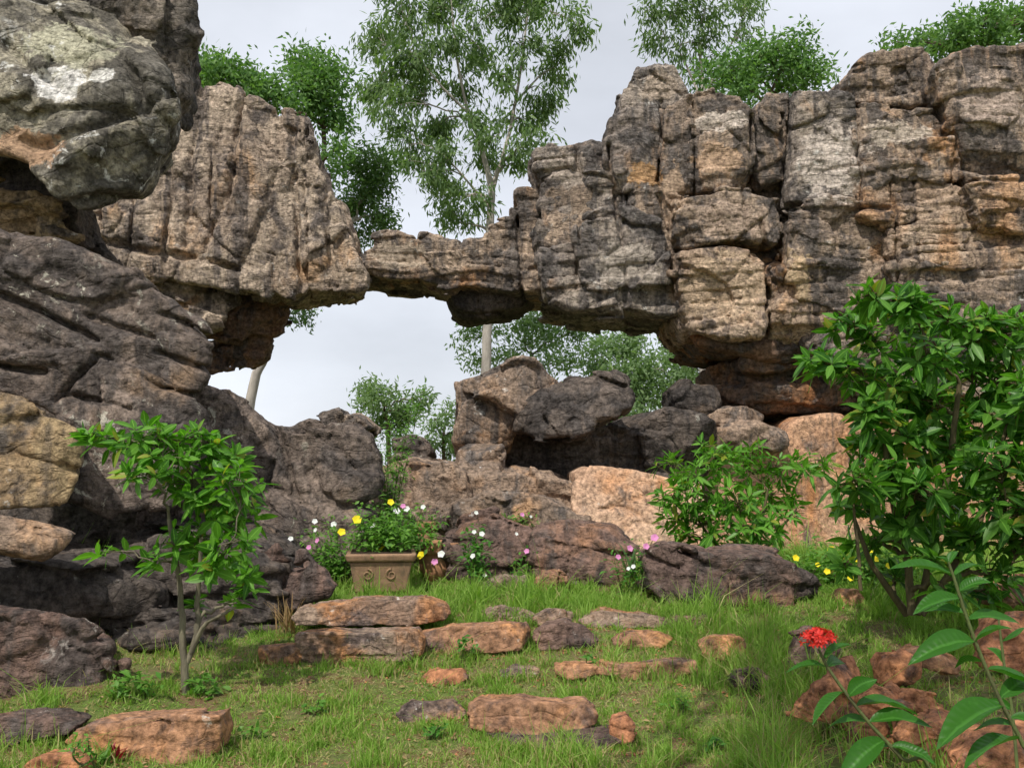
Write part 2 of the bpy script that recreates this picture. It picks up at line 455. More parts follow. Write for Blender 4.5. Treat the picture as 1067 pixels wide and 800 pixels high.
M['dark_boulder'] = rock_mat('dark_brown_stone', a=(.20, .155, .125), b=(.12, .095, .08), warm=(.23, .155, .10), dark=(.04, .034, .031), lich=(.46, .44, .36), dk=.55, wm=.3, li=.62, off=26, strat=.5)
M['tan_boulder'] = rock_mat('ochre_stone', a=(.36, .27, .15), b=(.27, .19, .11), warm=(.34, .20, .09), dk=.40, wm=.45, li=.25, off=32, streak=.6, strat=.4)
M['purple_boulder'] = rock_mat('purple_brown_stone', a=(.175, .112, .088), b=(.11, .075, .062), warm=(.25, .135, .08), dark=(.04, .033, .03), lich=(.44, .40, .36), dk=.42, wm=.4, li=.45, off=36, strat=.6)
M['black_boulder'] = rock_mat('black_and_shade_stone', a=(.12, .096, .08), b=(.075, .062, .053), warm=(.17, .115, .075), dark=(.028, .024, .022), lich=(.25, .24, .21), dk=.5, wm=.3, li=.3, off=41, strat=.4)  # real black boulders, and painted shade on gap and recess rocks
M['brown_boulder'] = rock_mat('brown_grey_stone', a=(.30, .215, .155), b=(.19, .14, .105), warm=(.36, .215, .12), dk=.45, wm=.4, li=.45, off=47, strat=.5)
M['pink_slab'] = rock_mat('pink_tan_stone', a=(.45, .31, .215), b=(.37, .235, .155), warm=(.42, .21, .10), dk=.24, wm=.4, li=.15, off=52, streak=.9, strat=.4, bump=.6)
M['orange_wall'] = rock_mat('orange_wall_stone', a=(.44, .275, .175), b=(.36, .205, .125), warm=(.40, .19, .085), dk=.3, wm=.5, li=.1, off=55, streak=1., strat=.15, bump=.5)
M['orange_stone'] = rock_mat('orange_step_stone', a=(.31, .165, .09), b=(.22, .12, .072), warm=(.35, .17, .075), dark=(.075, .05, .04), lich=(.38, .33, .28), dk=.46, wm=.55, li=.3, off=57, sc=2, streak=.3, strat=.18, bump=.6)
M['red_stone'] = rock_mat('red_rubble_stone', a=(.36, .16, .078), b=(.25, .112, .06), warm=(.40, .18, .08), dark=(.06, .042, .035), dk=.34, wm=.5, li=.1, off=63, sc=2.2, streak=.3, strat=.18, bump=.6)
M['weathered_slab'] = rock_mat('weathered_slab_stone', a=(.26, .19, .14), b=(.20, .13, .09), warm=(.34, .165, .075), dark=(.06, .045, .04), lich=(.45, .42, .38), dk=.42, wm=.55, li=.5, off=71, sc=1.8, streak=.3, strat=.6, bump=.9)
M['terracotta'] = plain_mat('terracotta', (.36, .225, .135), (.24, .15, .095), 14, .9, .15, .4)
M['terracotta_old'] = plain_mat('old_terracotta', (.42, .22, .115), (.28, .15, .085), 12, .9, .15, .4)
M['soil'] = plain_mat('planter_soil', (.06, .042, .03), None, 40, .95, .1, .8)
M['bark_pale'] = bark_mat('pale_gum_bark', (.44, .40, .35), (.26, .235, .21), 4)
M['bark_brown'] = bark_mat('brown_bark', (.16, .12, .085), (.08, .06, .045))
M['bark_grey'] = bark_mat('grey_green_bark', (.20, .18, .12), (.12, .105, .075), 20)
M['stem_green'] = bark_mat('green_stem', (.12, .16, .05), (.10, .10, .045), 25)
M['stem_brown'] = bark_mat('brown_stem', (.15, .12, .06), (.09, .075, .04), 25)
M['leaf_shrub'] = leaf_mat('bright_glossy_leaf', (.045, .15, .014), (.15, .34, .04), .42, .40, .26, True)
M['leaf_bush'] = leaf_mat('deep_glossy_leaf', (.032, .12, .013), (.12, .28, .035), .42, .40, .25, True)
M['leaf_mid'] = leaf_mat('mid_green_leaf', (.055, .17, .022), (.10, .26, .04), .38, .45, .25)
M['leaf_ixora'] = leaf_mat('ixora_leaf', (.022, .095, .010), (.045, .155, .018), .36, .36, .22, True)
M['leaf_gum'] = leaf_mat('grey_green_gum_leaf', (.085, .15, .06), (.19, .27, .115), .42, .55, .2)
M['leaf_far'] = leaf_mat('far_gum_leaf', (.12, .20, .085), (.22, .31, .15), .42, .6, .2)
M['leaf_tree'] = leaf_mat('fresh_tree_leaf', (.07, .155, .045), (.18, .30, .10), .42, .55, .2)
M['leaf_darktree'] = leaf_mat('dark_tree_leaf', (.06, .12, .04), (.12, .20, .07), .4, .55, .2)
M['leaf_small'] = leaf_mat('small_fresh_leaf', (.075, .20, .028), (.17, .33, .055), .40, .45, .25)
M['leaf_red'] = leaf_mat('crimson_leaf', (.20, .01, .02), (.30, .02, .03), .3, .4, .4)
M['leaf_dry'] = leaf_mat('dry_blade', (.22, .13, .06), (.36, .26, .13), .2, .7, .2)
M['grass'] = leaf_mat('lawn_blade', (.135, .265, .032), (.31, .45, .10), .42, .6, .2)
M['grass_dry'] = leaf_mat('straw_blade', (.30, .26, .10), (.42, .36, .18), .25, .7, .2)
M['yellow'] = leaf_mat('yellow_petal', (.80, .62, .015), (.85, .72, .03), .25, .6, .2)
M['white'] = leaf_mat('white_petal', (.80, .80, .78), (.72, .74, .74), .25, .6, .2)
M['pink'] = leaf_mat('pink_petal', (.62, .19, .48), (.70, .30, .55), .25, .6, .2)
M['red'] = leaf_mat('red_petal', (.50, .018, .012), (.66, .04, .025), .2, .5, .3)

# ------------------------------------------------------------------ ground
_gy = [-40, 4.6, 5.6, 6.6, 7.4, 8.4, 9.2, 10.6, 13, 18, 30, 3000]
_gz = [0, 0, .03, .11, .24, .40, .47, .46, .45, .2, 0, 0]
def gz(x, y):
    x = np.atleast_1d(np.asarray(x, float)); y = np.atleast_1d(np.asarray(y, float))
    z = np.interp(y, _gy, _gz)
    near = np.exp(-((y-7)/5)**2)
    z = z+near*.05*gnoise(np.stack([x*.8, y*.8, x*0+.3], 1), 5)+near*.018*gnoise(np.stack([x*3.1, y*3.1, x*0+.7], 1), 6)
    z = z+.32*np.exp(-((x-3.1)/.9)**2)*np.exp(-((y-5.4)/1.3)**2)      # bank on the right
    z = z+.10*np.exp(-((x+2.6)/.7)**2)*np.exp(-((y-6.4)/.6)**2)
    return z
def at_ground(u, v):
    Ys = np.arange(1.2, 30, .02); p = W(u, v, 1.)
    x = Ys*p[0]; z = EYE+(p[2]-EYE)*Ys
    m = z <= gz(x, Ys)
    return float(Ys[m.argmax()]) if m.any() else 30.
def ground():
    xs = np.unique(np.concatenate([np.linspace(-9, 9, 181), -9-np.geomspace(.2, 1500, 26), 9+np.geomspace(.2, 1500, 26)]))
    ys = np.unique(np.concatenate([np.linspace(0, 14, 141), -np.geomspace(.2, 300, 12), 14+np.geomspace(.2, 2500, 30)]))
    X, Y = np.meshgrid(xs, ys, indexing='ij')
    Z = gz(X.ravel(), Y.ravel())
    V = np.stack([X.ravel(), Y.ravel(), Z], 1)
    nx, ny = len(xs), len(ys)
    i, j = np.meshgrid(np.arange(nx-1), np.arange(ny-1), indexing='ij')
    a = (i*ny+j).ravel()
    Q = np.stack([a, a+ny, a+ny+1, a+1], 1)
    t = NT('grassy_soil'); p = t.pos()
    n1 = t.noise(p, .9, 6, .6); n2 = t.noise(p, 26, 8, .7); n3 = t.noise(p, 5, 6, .6)
    soil = t.mix(t.ramp(n2, .3, .7), (.13, .075, .042), (.22, .145, .085))
    grs = t.mix(t.ramp(n2, .3, .7), (.075, .12, .028), (.17, .20, .06))
    col = t.mix(t.ramp(n3, .46, .62), grs, soil)
    col = t.mix(t.math('MULTIPLY', t.ramp(n1, .5, .6), .5), col, (.19, .15, .08))
    m = t.done(t.principled(col, .95, .1, t.bump(n2, .9, .03)))
    o = link('ground', V, [Q], m, origin=np.zeros(3))
    tag(o, 'grass covered slope of reddish soil rising to the rocks', 'ground', kind='structure')
ground()

# ------------------------------------------------------------------ natural arch
def arch():
    base = W(790, 590, 16); base[2] = .1
    A = thing('natural_arch', 'weathered sandstone natural arch joining a left buttress to the tall blocky cliff', 'rock arch', base)
    Y = 15.6
    # left buttress
    rock('buttress', [
        B([(40, 90), (150, 92), (191, 90), (217, 86), (242, 84), (270, 97), (297, 111), (325, 120), (334, 150), (339, 196), (355, 204), (364, 232), (373, 262), (386, 290), (370, 306), (330, 312), (277, 314), (225, 302), (150, 292), (40, 275)], Y-.25, 3.2, .1, (0, .02), .14, 0)],
        M['buttress'], A, vox=.03, lump=.07, lf=1., facet=.12, ff=(1.2, 1.2, .75), strata=.035, th=.3, dip=(.12, 0), vj=.13, vs=.55, seed=3, rough=.03, chop=0, groove=.03,
        cracks=[([(100, 252), (150, 262), (200, 270), (250, 282)], Y-.2, .05, .2), ([(310, 140), (308, 200), (318, 300)], Y, .05, .2), ([(256, 100), (246, 190), (214, 280)], Y, .05, .14), ([(338, 205), (345, 250), (352, 300)], Y, .05, .2), ([(200, 100), (204, 180), (196, 260)], Y, .05, .14)])
    rock('shoulder', [
        B([(150, 285), (232, 290), (246, 300), (240, 330), (214, 352), (160, 340)], Y, 2.6, .15, (0, 0), .2)],
        M['buttress'], A, vox=.034, lump=.08, facet=.12, strata=.06, th=.22, seed=5, chop=2)
    rock('neck', [B([(190, 290), (300, 296), (300, 325), (288, 348), (240, 355), (195, 350)], Y+.35, 2.2, .12, (0, 0), .22),
                  B([(196, 345), (286, 345), (270, 385), (232, 393), (200, 390)], Y+.7, 1.8, .1, (0, 0), .24)],
         M['under'], A, vox=.034, lump=.08, facet=.12, strata=.07, th=.2, seed=8)
    # span
    rock('span', [
        B([(362, 262), (386, 256), (391, 246), (413, 239), (430, 246), (440, 239), (462, 245), (484, 248), (503, 247), (510, 232), (537, 228), (537, 198), (548, 193), (560, 196), (572, 230), (570, 308), (540, 304), (505, 302), (484, 299), (464, 304), (430, 294), (391, 291), (384, 286), (366, 292)], Y, 1.6, .07, (0, 0), .02, 0)],
        M['cliff'], A, vox=.025, lump=.03, facet=.055, ff=(1.5, 1.5, 2.6), strata=.055, th=.15, seed=11, rough=.012, chop=0,
        cracks=[([(434, 240), (434, 270), (436, 296)], Y, .022, .06), ([(480, 246), (483, 270), (480, 300)], Y, .02, .04), ([(507, 240), (510, 300)], Y, .02, .05), ([(540, 205), (539, 250), (543, 305)], Y, .028, .14)])
    rock('hanging_block', B([(462, 294), (560, 294), (564, 306), (553, 312), (540, 322), (502, 327), (478, 327), (466, 316)], Y+.35, 1.5, .14),
         M['black_boulder'], A, vox=.028, lump=.05, facet=.07, seed=13)
    # right cliff, block by block (front outline, front depth, thickness)
    C = [
     ([(559, 152), (575, 148), (592, 152), (612, 147), (634, 151), (646, 200), (655, 260), (630, 275), (566, 270)], 15.35, 2.4, .14, 'cliff_grey', .11),
     ([(562, 255), (640, 250), (680, 262), (706, 275), (712, 322), (690, 326), (640, 320), (600, 315), (570, 306)], 15.15, 2.6, .16, 'cliff_grey', .09),
     ([(600, 225), (650, 215), (690, 235), (694, 290), (640, 305), (604, 290)], 14.95, 2.2, .2, 'cliff_grey', .08),
     ([(650, 118), (651, 90), (669, 65), (694, 61), (710, 78), (722, 98), (718, 120), (690, 116), (672, 124)], 15.3, 1.7, .16, 'cliff_grey', .03),
     ([(633, 150), (636, 126), (652, 112), (690, 110), (692, 150), (690, 195), (650, 198), (638, 190)], 15.15, 2.0, .14, 'cliff_grey', .03),
     ([(636, 188), (690, 192), (708, 200), (714, 270), (700, 300), (660, 280), (645, 240)], 15.1, 2.2, .16, 'cliff', .07),
     ([(686, 112), (704, 104), (724, 100), (728, 150), (724, 200), (700, 215), (688, 195)], 15.0, 2.0, .14, 'cliff', .03),
     ([(723, 98), (745, 95), (768, 102), (778, 118), (783, 160), (785, 190), (760, 198), (726, 200)], 14.75, 2.2, .16, 'cliff', .04),
     ([(712, 208), (735, 199), (790, 198), (814, 205), (816, 240), (806, 256), (765, 250), (720, 256), (712, 240)], 14.5, 2.4, .3, 'cliff', .05),
     ([(704, 266), (740, 257), (785, 262), (802, 280), (802, 325), (792, 346), (760, 350), (725, 345), (708, 320)], 14.62, 2.4, .2, 'cliff_tan', .08),
     ([(781, 140), (788, 112), (800, 99), (826, 97), (832, 120), (826, 150), (822, 186), (795, 190), (784, 180)], 14.95, 1.9, .16, 'cliff', .04),
     ([(822, 112), (830, 95), (855, 94), (884, 97), (892, 130), (897, 175), (896, 206), (860, 214), (826, 210), (820, 170)], 14.6, 2.2, .2, 'cliff_grey', .04),
     ([(822, 216), (860, 209), (905, 212), (926, 225), (930, 280), (936, 320), (880, 325), (835, 310), (820, 260)], 14.55, 2.4, .2, 'cliff', .1),
     ([(800, 262), (830, 256), (850, 280), (868, 320), (866, 350), (830, 356), (804, 350)], 14.75, 2.2, .16, 'cliff_tan', .08),
     ([(880, 92), (893, 73), (908, 56), (940, 52), (968, 53), (978, 75), (980, 100), (974, 112), (930, 108), (890, 108)], 14.75, 2.2, .14, 'cliff', .09),
     ([(893, 116), (905, 106), (970, 109), (985, 125), (1000, 150), (1006, 180), (980, 188), (935, 185), (898, 205), (894, 160)], 14.35, 2.4, .16, 'cliff', .07),
     ([(896, 200), (935, 182), (985, 184), (1020, 205), (1034, 225), (1010, 236), (960, 230), (925, 235), (900, 220)], 14.3, 2.4, .16, 'cliff_tan', .08),
     ([(977, 75), (992, 57), (1023, 45), (1067, 44), (1130, 40), (1130, 195), (1067, 190), (1020, 186), (1004, 160), (990, 125)], 14.1, 2.8, .25, 'cliff', .06),
     ([(1003, 192), (1067, 186), (1130, 190), (1130, 245), (1067, 242), (1030, 232), (1010, 212)], 14.0, 2.6, .18, 'cliff_tan', .06),
     ([(925, 232), (990, 226), (1067, 236), (1130, 240), (1130, 285), (1040, 282), (985, 276), (935, 280)], 14.2, 2.6, .18, 'cliff_tan', .1),
     ([(930, 275), (990, 272), (1067, 280), (1130, 280), (1130, 335), (1030, 332), (960, 328), (935, 322)], 14.05, 2.6, .18, 'cliff', .1),
     ([(830, 318), (880, 312), (960, 322), (1067, 328), (1140, 330), (1140, 420), (1000, 410), (900, 392), (850, 365)], 14.6, 2.4, .2, 'cliff', .1),
    ]
    JOINTS = [[(690, 105), (688, 200), (704, 260), (706, 340)], [(724, 96), (727, 200)], [(783, 120), (786, 190), (800, 258), (804, 345)], [(823, 98), (820, 200), (818, 300)], [(895, 110), (899, 205)], [(930, 185), (937, 240), (940, 322)],
              [(978, 72), (1004, 160), (1012, 190)], [(708, 201), (760, 198), (815, 200)], [(705, 259), (760, 252), (815, 257)], [(822, 213), (870, 211), (928, 216)], [(1003, 189), (1067, 188)], [(634, 152), (640, 200), (650, 250)], [(600, 152), (606, 220), (600, 300)]]
    for i, (P, Yb, T, r, m, st) in enumerate(C):
        low = max(v for u, v in P) > 300 and min(u for u, v in P) < 640
        cu, cv = np.mean(P, 0)
        P = [(u+3*np.sign(u-cu), v+2.5*np.sign(v-cv)) if v > 120 else (u+3*np.sign(u-cu), v) for u, v in P]
        Yb = 14.85+(Yb-14.85)*.72
        rock('rock_block', B(P, Yb, T, .05, (0, 0), 0, 0), M[m], A, vox=.026, lump=.045, lf=1., facet=.095, ff=(1.2, 1.2, 1.3), strata=st*.8, th=.19,
             dip=(-.08, 0), vj=.04, seed=100+7*i, rough=.018, groove=.035, chop=0 if low else 3, chopk=(.45, .95),
             cracks=[(l, Yb, .03, .15) for l in JOINTS])
    # recessed heart of the cliff behind the blocks
    rock('rock_core', [B([(566, 165), (640, 165), (690, 115), (760, 115), (880, 110), (960, 70), (1120, 60), (1140, 425), (870, 420), (840, 360), (745, 362), (715, 330), (640, 318), (600, 310), (575, 298)], 15.25, 2.6, .06)],
         M['cliff'], A, vox=.06, lump=.12, facet=.12, seed=60)
    # undercut belly and pillar
    rock('undercut', [B([(712, 338), (870, 338), (900, 375), (800, 372), (752, 370), (733, 362)], 15.05, 2.3, .12)], M['under'], A, vox=.034, lump=.07, facet=.08, strata=.06, th=.18, seed=63)
    rock('pillar', [B([(748, 372), (905, 372), (905, 434), (764, 430), (748, 405)], 15.5, 2.2, .15),
                    B([(770, 372), (800, 370), (836, 374), (838, 386), (800, 390), (772, 386)], 15.2, 1.4, .1),
                    B([(752, 402), (800, 396), (900, 394), (900, 420), (830, 424), (766, 420)], 15.25, 1.8, .16)],
         M['under'], A, vox=.032, lump=.06, facet=.06, strata=.04, th=.22, seed=66)
    rock('footing', [B([(744, 446), (780, 440), (822, 446), (826, 470), (770, 475), (744, 470)], 14.5, 1.6, .16),
                     B([(742, 428), (765, 422), (798, 428), (796, 445), (745, 445)], 14.9, 1.5, .1)],
         M['brown_boulder'], A, vox=.03, lump=.05, facet=.07, seed=69)
    rock('base_wall', [B([(735, 465), (815, 462), (825, 436), (870, 432), (960, 432), (1120, 420), (1130, 640), (735, 640)], 14.9, 2.2, .08)],
         M['orange_wall'], A, vox=.04, lump=.08, facet=.05, ff=(.6, .6, .4), strata=.0, seed=72, vj=.06, vs=1.3, chop=0, rough=.008)
arch()

# ------------------------------------------------------------------ boulders and outcrops
RK = [
 # name, label, category, blocks, material, kwargs
 ('boulder', 'huge pale grey lichened boulder overhanging at the upper left corner', 'boulder',
  [B([(-190, -160), (110, -160), (165, -60), (150, 20), (160, 60), (172, 110), (152, 150), (145, 172), (124, 206), (108, 214), (76, 218), (56, 198), (18, 182), (-60, 160), (-190, 130)], 9.6, 3.2, .45, (.16, .18), .36)],
  'grey_boulder', dict(vox=.03, lump=.16, lf=.6, facet=.16, ff=(.85, .85, 1.2), groove=.03, seed=201, rough=.012, chop=9,
   cracks=[([(0, 140), (50, 155), (100, 130), (160, 100)], 9.6, .06, .14), ([(120, -20), (105, 40), (135, 70), (150, 110)], 9.6, .06, .2), ([(0, 40), (30, 75), (80, 100)], 9.6, .05, .1)])),
 ('boulder', 'boulder lobe behind the right side of the huge grey boulder, shade painted into its colour', 'boulder',
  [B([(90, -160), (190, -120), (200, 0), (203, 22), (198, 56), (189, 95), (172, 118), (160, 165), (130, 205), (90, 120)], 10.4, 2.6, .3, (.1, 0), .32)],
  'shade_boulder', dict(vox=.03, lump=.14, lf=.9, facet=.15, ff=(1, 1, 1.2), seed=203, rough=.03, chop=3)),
 ('rock_outcrop', 'rock wall backing the gaps between the left boulders, coloured black as gap shade', 'rock outcrop',
  [B([(-200, 90), (60, 130), (76, 214), (92, 246), (160, 300), (200, 400), (205, 500), (280, 590), (320, 650), (300, 720), (-200, 720)], 10.9, 1.6, .2, (0, 0), .2)], 'black_boulder', dict(vox=.05, lump=.15, facet=.12, seed=204, chop=0)),  # fills the gaps, their shade put into its black colour
 ('rock_ledge', 'pale orange ledge in the gap under the huge grey boulder', 'rock ledge',
  [B([(-120, 178), (0, 190), (40, 200), (70, 225), (92, 243), (70, 262), (-120, 250)], 10.3, 2.6, .14, (0, 0), .4)], 'tan_boulder', dict(vox=.03, lump=.1, facet=.1, strata=.06, th=.12, seed=205)),
 ('rock_outcrop', 'big dark brown outcrop with slanting cracks below the grey boulder', 'rock outcrop',
  [B([(-200, 215), (0, 232), (60, 247), (110, 268), (162, 285), (196, 316), (211, 345), (219, 394), (206, 412), (212, 470), (190, 530), (120, 548), (70, 520), (60, 440), (0, 404), (-200, 380)], 8.5, 3.0, .3, (.28, .22), .34)],
  'dark_boulder', dict(vox=.025, lump=.06, lf=.6, facet=.10, ff=(.9, .9, 1.6), groove=.03, seed=208, rough=.012, chop=2, chopk=(.6, .95), strata=.022, th=.3, dip=(.4, 0),
   cracks=[([(-10, 304), (40, 322), (75, 340), (95, 352)], 8.5, .026, .2), ([(-10, 376), (20, 384), (48, 388)], 8.5, .026, .16), ([(84, 324), (115, 336), (145, 345)], 8.5, .022, .2),
           ([(66, 412), (100, 420), (135, 428)], 8.5, .022, .16), ([(96, 368), (130, 385), (160, 402), (200, 408)], 8.5, .022, .15), ([(150, 318), (180, 330), (205, 345)], 8.5, .022, .14), ([(150, 360), (185, 372), (215, 380)], 8.5, .022, .15), ([(95, 375), (70, 405), (60, 420)], 8.5, .022, .12)])),
 ('boulder', 'ochre boulder face with a dark top at the left edge below the cracked outcrop', 'boulder',
  [B([(-180, 385), (0, 398), (22, 402), (56, 430), (78, 446), (80, 490), (62, 530), (30, 534), (0, 533), (-180, 530)], 7.7, 2.6, .2, (.2, .1), .4)],
  'tan_boulder', dict(vox=.025, lump=.1, facet=.05, ff=(.9, .9, 1), seed=212, chop=2, cracks=[([(0, 470), (40, 480), (75, 490)], 7.7, .02, .05)])),
 ('rock_outcrop', 'dark sloping outcrop behind the leafy shrub running right to the flowers', 'rock outcrop',
  [B([(150, 404), (200, 404), (232, 408), (262, 424), (286, 437), (330, 442), (366, 442), (386, 452), (393, 478), (389, 505), (388, 535), (372, 580), (365, 650), (150, 650)], 9.65, 2.4, .14, (.05, .22), .16)],
  'dark_boulder', dict(vox=.028, lump=.07, lf=.8, facet=.12, ff=(1.2, 1.2, 1.5), groove=.03, seed=216, rough=.014, chop=0, strata=.03, th=.3, dip=(.25, 0),
   cracks=[([(262, 425), (282, 450), (300, 500), (320, 560)], 9.65, .03, .16), ([(319, 490), (330, 515), (350, 530), (384, 525)], 9.65, .05, .18), ([(280, 480), (270, 510)], 9.65, .03, .12)])),
 ('boulder', 'small pale flat boulder capping the sloping outcrop left of the gap', 'boulder',
  [B([(334, 434), (350, 430), (368, 430), (384, 444), (374, 451), (345, 447)], 10.4, .9, .09)], 'cliff', dict(vox=.022, lump=.04, facet=.05, seed=219)),
 ('rock_ledge', 'broken dark ledges behind the leafy shrub stems, recess shade put into their black', 'rock ledge',
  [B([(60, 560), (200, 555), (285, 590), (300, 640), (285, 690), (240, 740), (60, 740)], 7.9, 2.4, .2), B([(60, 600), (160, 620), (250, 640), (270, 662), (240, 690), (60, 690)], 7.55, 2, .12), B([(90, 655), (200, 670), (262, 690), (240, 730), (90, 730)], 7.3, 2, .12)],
  'black_boulder', dict(vox=.024, lump=.06, facet=.10, ff=(1.6, 1.6, 3), strata=.09, th=.17, seed=222)),  # dark rock with the recess shade carried by its colour
 ('boulder', 'purple brown pointed boulder beside the stacked weathered slabs', 'boulder',
  [B([(255, 570), (285, 556), (308, 566), (336, 596), (346, 612), (330, 640), (300, 660), (262, 655)], 8.0, 1.1, .12, (.2, .2), .25)],
  'purple_boulder', dict(vox=.022, lump=.07, facet=.08, ff=(1.6, 1.6, 2.2), seed=226, cracks=[([(280, 590), (310, 594), (318, 588)], 8.0, .025, .14)])),
 ('boulder', 'flat grey boulder with a pale lichened edge jutting out at the left edge', 'boulder',
  [B([(-160, 520), (0, 533), (30, 534), (66, 545), (76, 561), (64, 576), (30, 590), (-160, 596)], 6.9, 1.6, .1, (.1, .2), .45)],
  'brown_boulder', dict(vox=.022, lump=.06, facet=.06, seed=229)),
 ('boulder', 'rounded dark red boulder with curved cracks in the lower left corner', 'boulder',
  [B([(-160, 630), (0, 624), (60, 632), (92, 648), (112, 672), (115, 702), (98, 728), (80, 745), (40, 780), (-160, 790)], 6.35, 1.8, .22, (.18, .15), .42)],
  'purple_boulder', dict(vox=.021, lump=.09, facet=.06, ff=(1.3, 1.3, 1.8), strata=.02, th=.2, dip=(.2, 0), seed=233,
   cracks=[([(-5, 645), (40, 652), (75, 662)], 6.35, .016, .07), ([(50, 660), (80, 672), (108, 668)], 6.35, .018, .09), ([(30, 690), (60, 672), (90, 690), (105, 712)], 6.35, .018, .08), ([(85, 700), (100, 690)], 6.35, .014, .06)])),
 ('boulder', 'boulder wedged between the flat grey one and the lower left one, shade painted black', 'boulder',
  [B([(-160, 585), (40, 588), (100, 590), (150, 620), (140, 650), (60, 645), (-160, 640)], 7.4, 1.8, .2)], 'black_boulder', dict(vox=.026, lump=.08, facet=.08, seed=236)),  # shade under the overhang painted as black stone
 # ---- middle pile
 ('boulder', 'tall grey topped boulder crowning the pile under the arch', 'boulder',
  [B([(474, 397), (500, 390), (524, 378), (545, 371), (560, 376), (576, 388), (592, 396), (590, 430), (545, 440), (510, 412), (478, 406)], 13.3, 1.7, .16, (0, .25)),
   B([(478, 405), (520, 408), (548, 430), (530, 470), (512, 480), (478, 485), (477, 440)], 13.5, 1.6, .16)],
  'brown_boulder', dict(vox=.027, lump=.08, facet=.1, ff=(1.3, 1.3, 1.6), seed=240)),
 ('boulder', 'black overhanging slab boulder leaning on the pile below the arch', 'boulder',
  [B([(540, 420), (562, 398), (600, 392), (642, 386), (656, 398), (656, 418), (644, 432), (622, 440), (610, 456), (560, 456), (536, 446)], 13.1, 2.2, .2, (-.1, .5))],
  'black_boulder', dict(vox=.026, lump=.09, facet=.1, ff=(1.3, 1.3, 1.8), strata=.03, dip=(.1, 0), seed=243)),
 ('rock_ledge', 'ledge beneath the black overhanging slab, its shadow painted as black stone', 'rock ledge',
  [B([(508, 440), (600, 436), (660, 440), (700, 450), (700, 530), (516, 520)], 14.1, 2.0, .14)], 'black_boulder', dict(vox=.034, lump=.06, facet=.1, strata=.06, seed=246, chop=0)),  # shadow of the hollow also put into the black colour
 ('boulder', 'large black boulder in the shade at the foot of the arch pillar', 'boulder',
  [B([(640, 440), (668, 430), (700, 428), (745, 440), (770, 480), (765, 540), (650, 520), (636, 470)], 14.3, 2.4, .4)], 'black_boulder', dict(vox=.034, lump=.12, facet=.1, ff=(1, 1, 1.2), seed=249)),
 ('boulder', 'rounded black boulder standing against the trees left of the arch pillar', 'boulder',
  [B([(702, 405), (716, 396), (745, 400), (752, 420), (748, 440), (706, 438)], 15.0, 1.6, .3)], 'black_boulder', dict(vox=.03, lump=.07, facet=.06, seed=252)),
 ('rock_slab', 'upright brown slab with a flat pale top below the tall grey topped boulder', 'rock',
  [B([(482, 470), (505, 467), (520, 472), (522, 490), (600, 500), (612, 520), (600, 570), (480, 575), (476, 520)], 12.5, 1.6, .14, (0, .15))], 'brown_boulder', dict(vox=.027, lump=.08, facet=.09, seed=255, ff=(1.4, 1.4, 1.5))),
 ('rock_slab', 'broad brown slab step left of the upright slab behind the flowers', 'rock',
  [B([(395, 488), (430, 478), (470, 482), (485, 490), (490, 540), (480, 580), (350, 580), (360, 500)], 12.3, 1.6, .14, (0, .2))], 'brown_boulder', dict(vox=.027, lump=.07, facet=.08, seed=258)),
 ('boulder', 'small dark layered boulder at the back of the gap beside little trees', 'boulder',
  [B([(405, 458), (425, 450), (442, 456), (449, 472), (446, 488), (405, 490)], 14.0, 1.4, .12)], 'dark_boulder', dict(vox=.028, lump=.05, facet=.06, strata=.05, th=.14, seed=261)),
 ('rock_slab', 'tilted pink tan slab with a smooth face left of the round shrub', 'rock',
  [B([(598, 492), (612, 484), (660, 488), (694, 498), (735, 505), (735, 580), (640, 585), (606, 556), (598, 530)], 12.0, 1.5, .05, (-.1, .45))], 'pink_slab', dict(vox=.026, lump=.02, facet=.035, ff=(.9, .9, .7), seed=264, strata=.0, chop=0, rough=.008,
   cracks=[([(622, 530), (650, 528), (668, 540)], 12.0, .02, .05), ([(640, 560), (660, 545), (700, 550)], 12.0, .02, .04)])),
 ('rock_ledge', 'low brown tier spotted with lichen in front of the upright slab', 'rock ledge',
  [B([(415, 536), (470, 527), (520, 520), (570, 524), (615, 540), (620, 600), (420, 605)], 11.4, 1.5, .16, (0, .3))], 'brown_boulder', dict(vox=.026, lump=.08, facet=.08, strata=.03, th=.2, seed=267)),
 ('boulder', 'purple brown boulder with pale lichen patches right of the terracotta planters', 'boulder',
  [B([(462, 560), (480, 545), (512, 540), (540, 552), (562, 566), (566, 600), (540, 625), (470, 625)], 9.6, 1.0, .14, (.1, .35))], 'purple_boulder', dict(vox=.023, lump=.07, facet=.08, seed=270)),
 ('boulder', 'rounded purple brown boulder with a lined dark underside mid scene', 'boulder',
  [B([(548, 566), (560, 550), (600, 545), (640, 552), (662, 572), (655, 600), (640, 618), (590, 618), (556, 605)], 9.3, 1.0, .14, (0, .3))], 'purple_boulder', dict(vox=.022, lump=.07, facet=.05, strata=.04, th=.11, dip=(.2, 0), seed=273)),
 ('boulder', 'long low dark boulder lying on the grass below the round shrub', 'boulder',
  [B([(676, 580), (700, 572), (735, 572), (750, 577), (790, 578), (825, 588), (855, 600), (869, 612), (866, 630), (800, 634), (700, 632), (678, 618)], 8.45, .8, .12, (.05, .3))],
  'purple_boulder', dict(vox=.02, lump=.07, facet=.05, ff=(1.2, 1.2, 2.5), strata=.035, th=.14, dip=(.22, 0), seed=276, cracks=[([(715, 576), (740, 590), (770, 600), (782, 620)], 8.45, .03, .12)])),
 ('boulder', 'small round tan boulder on the grass in front of the lined boulder', 'boulder',
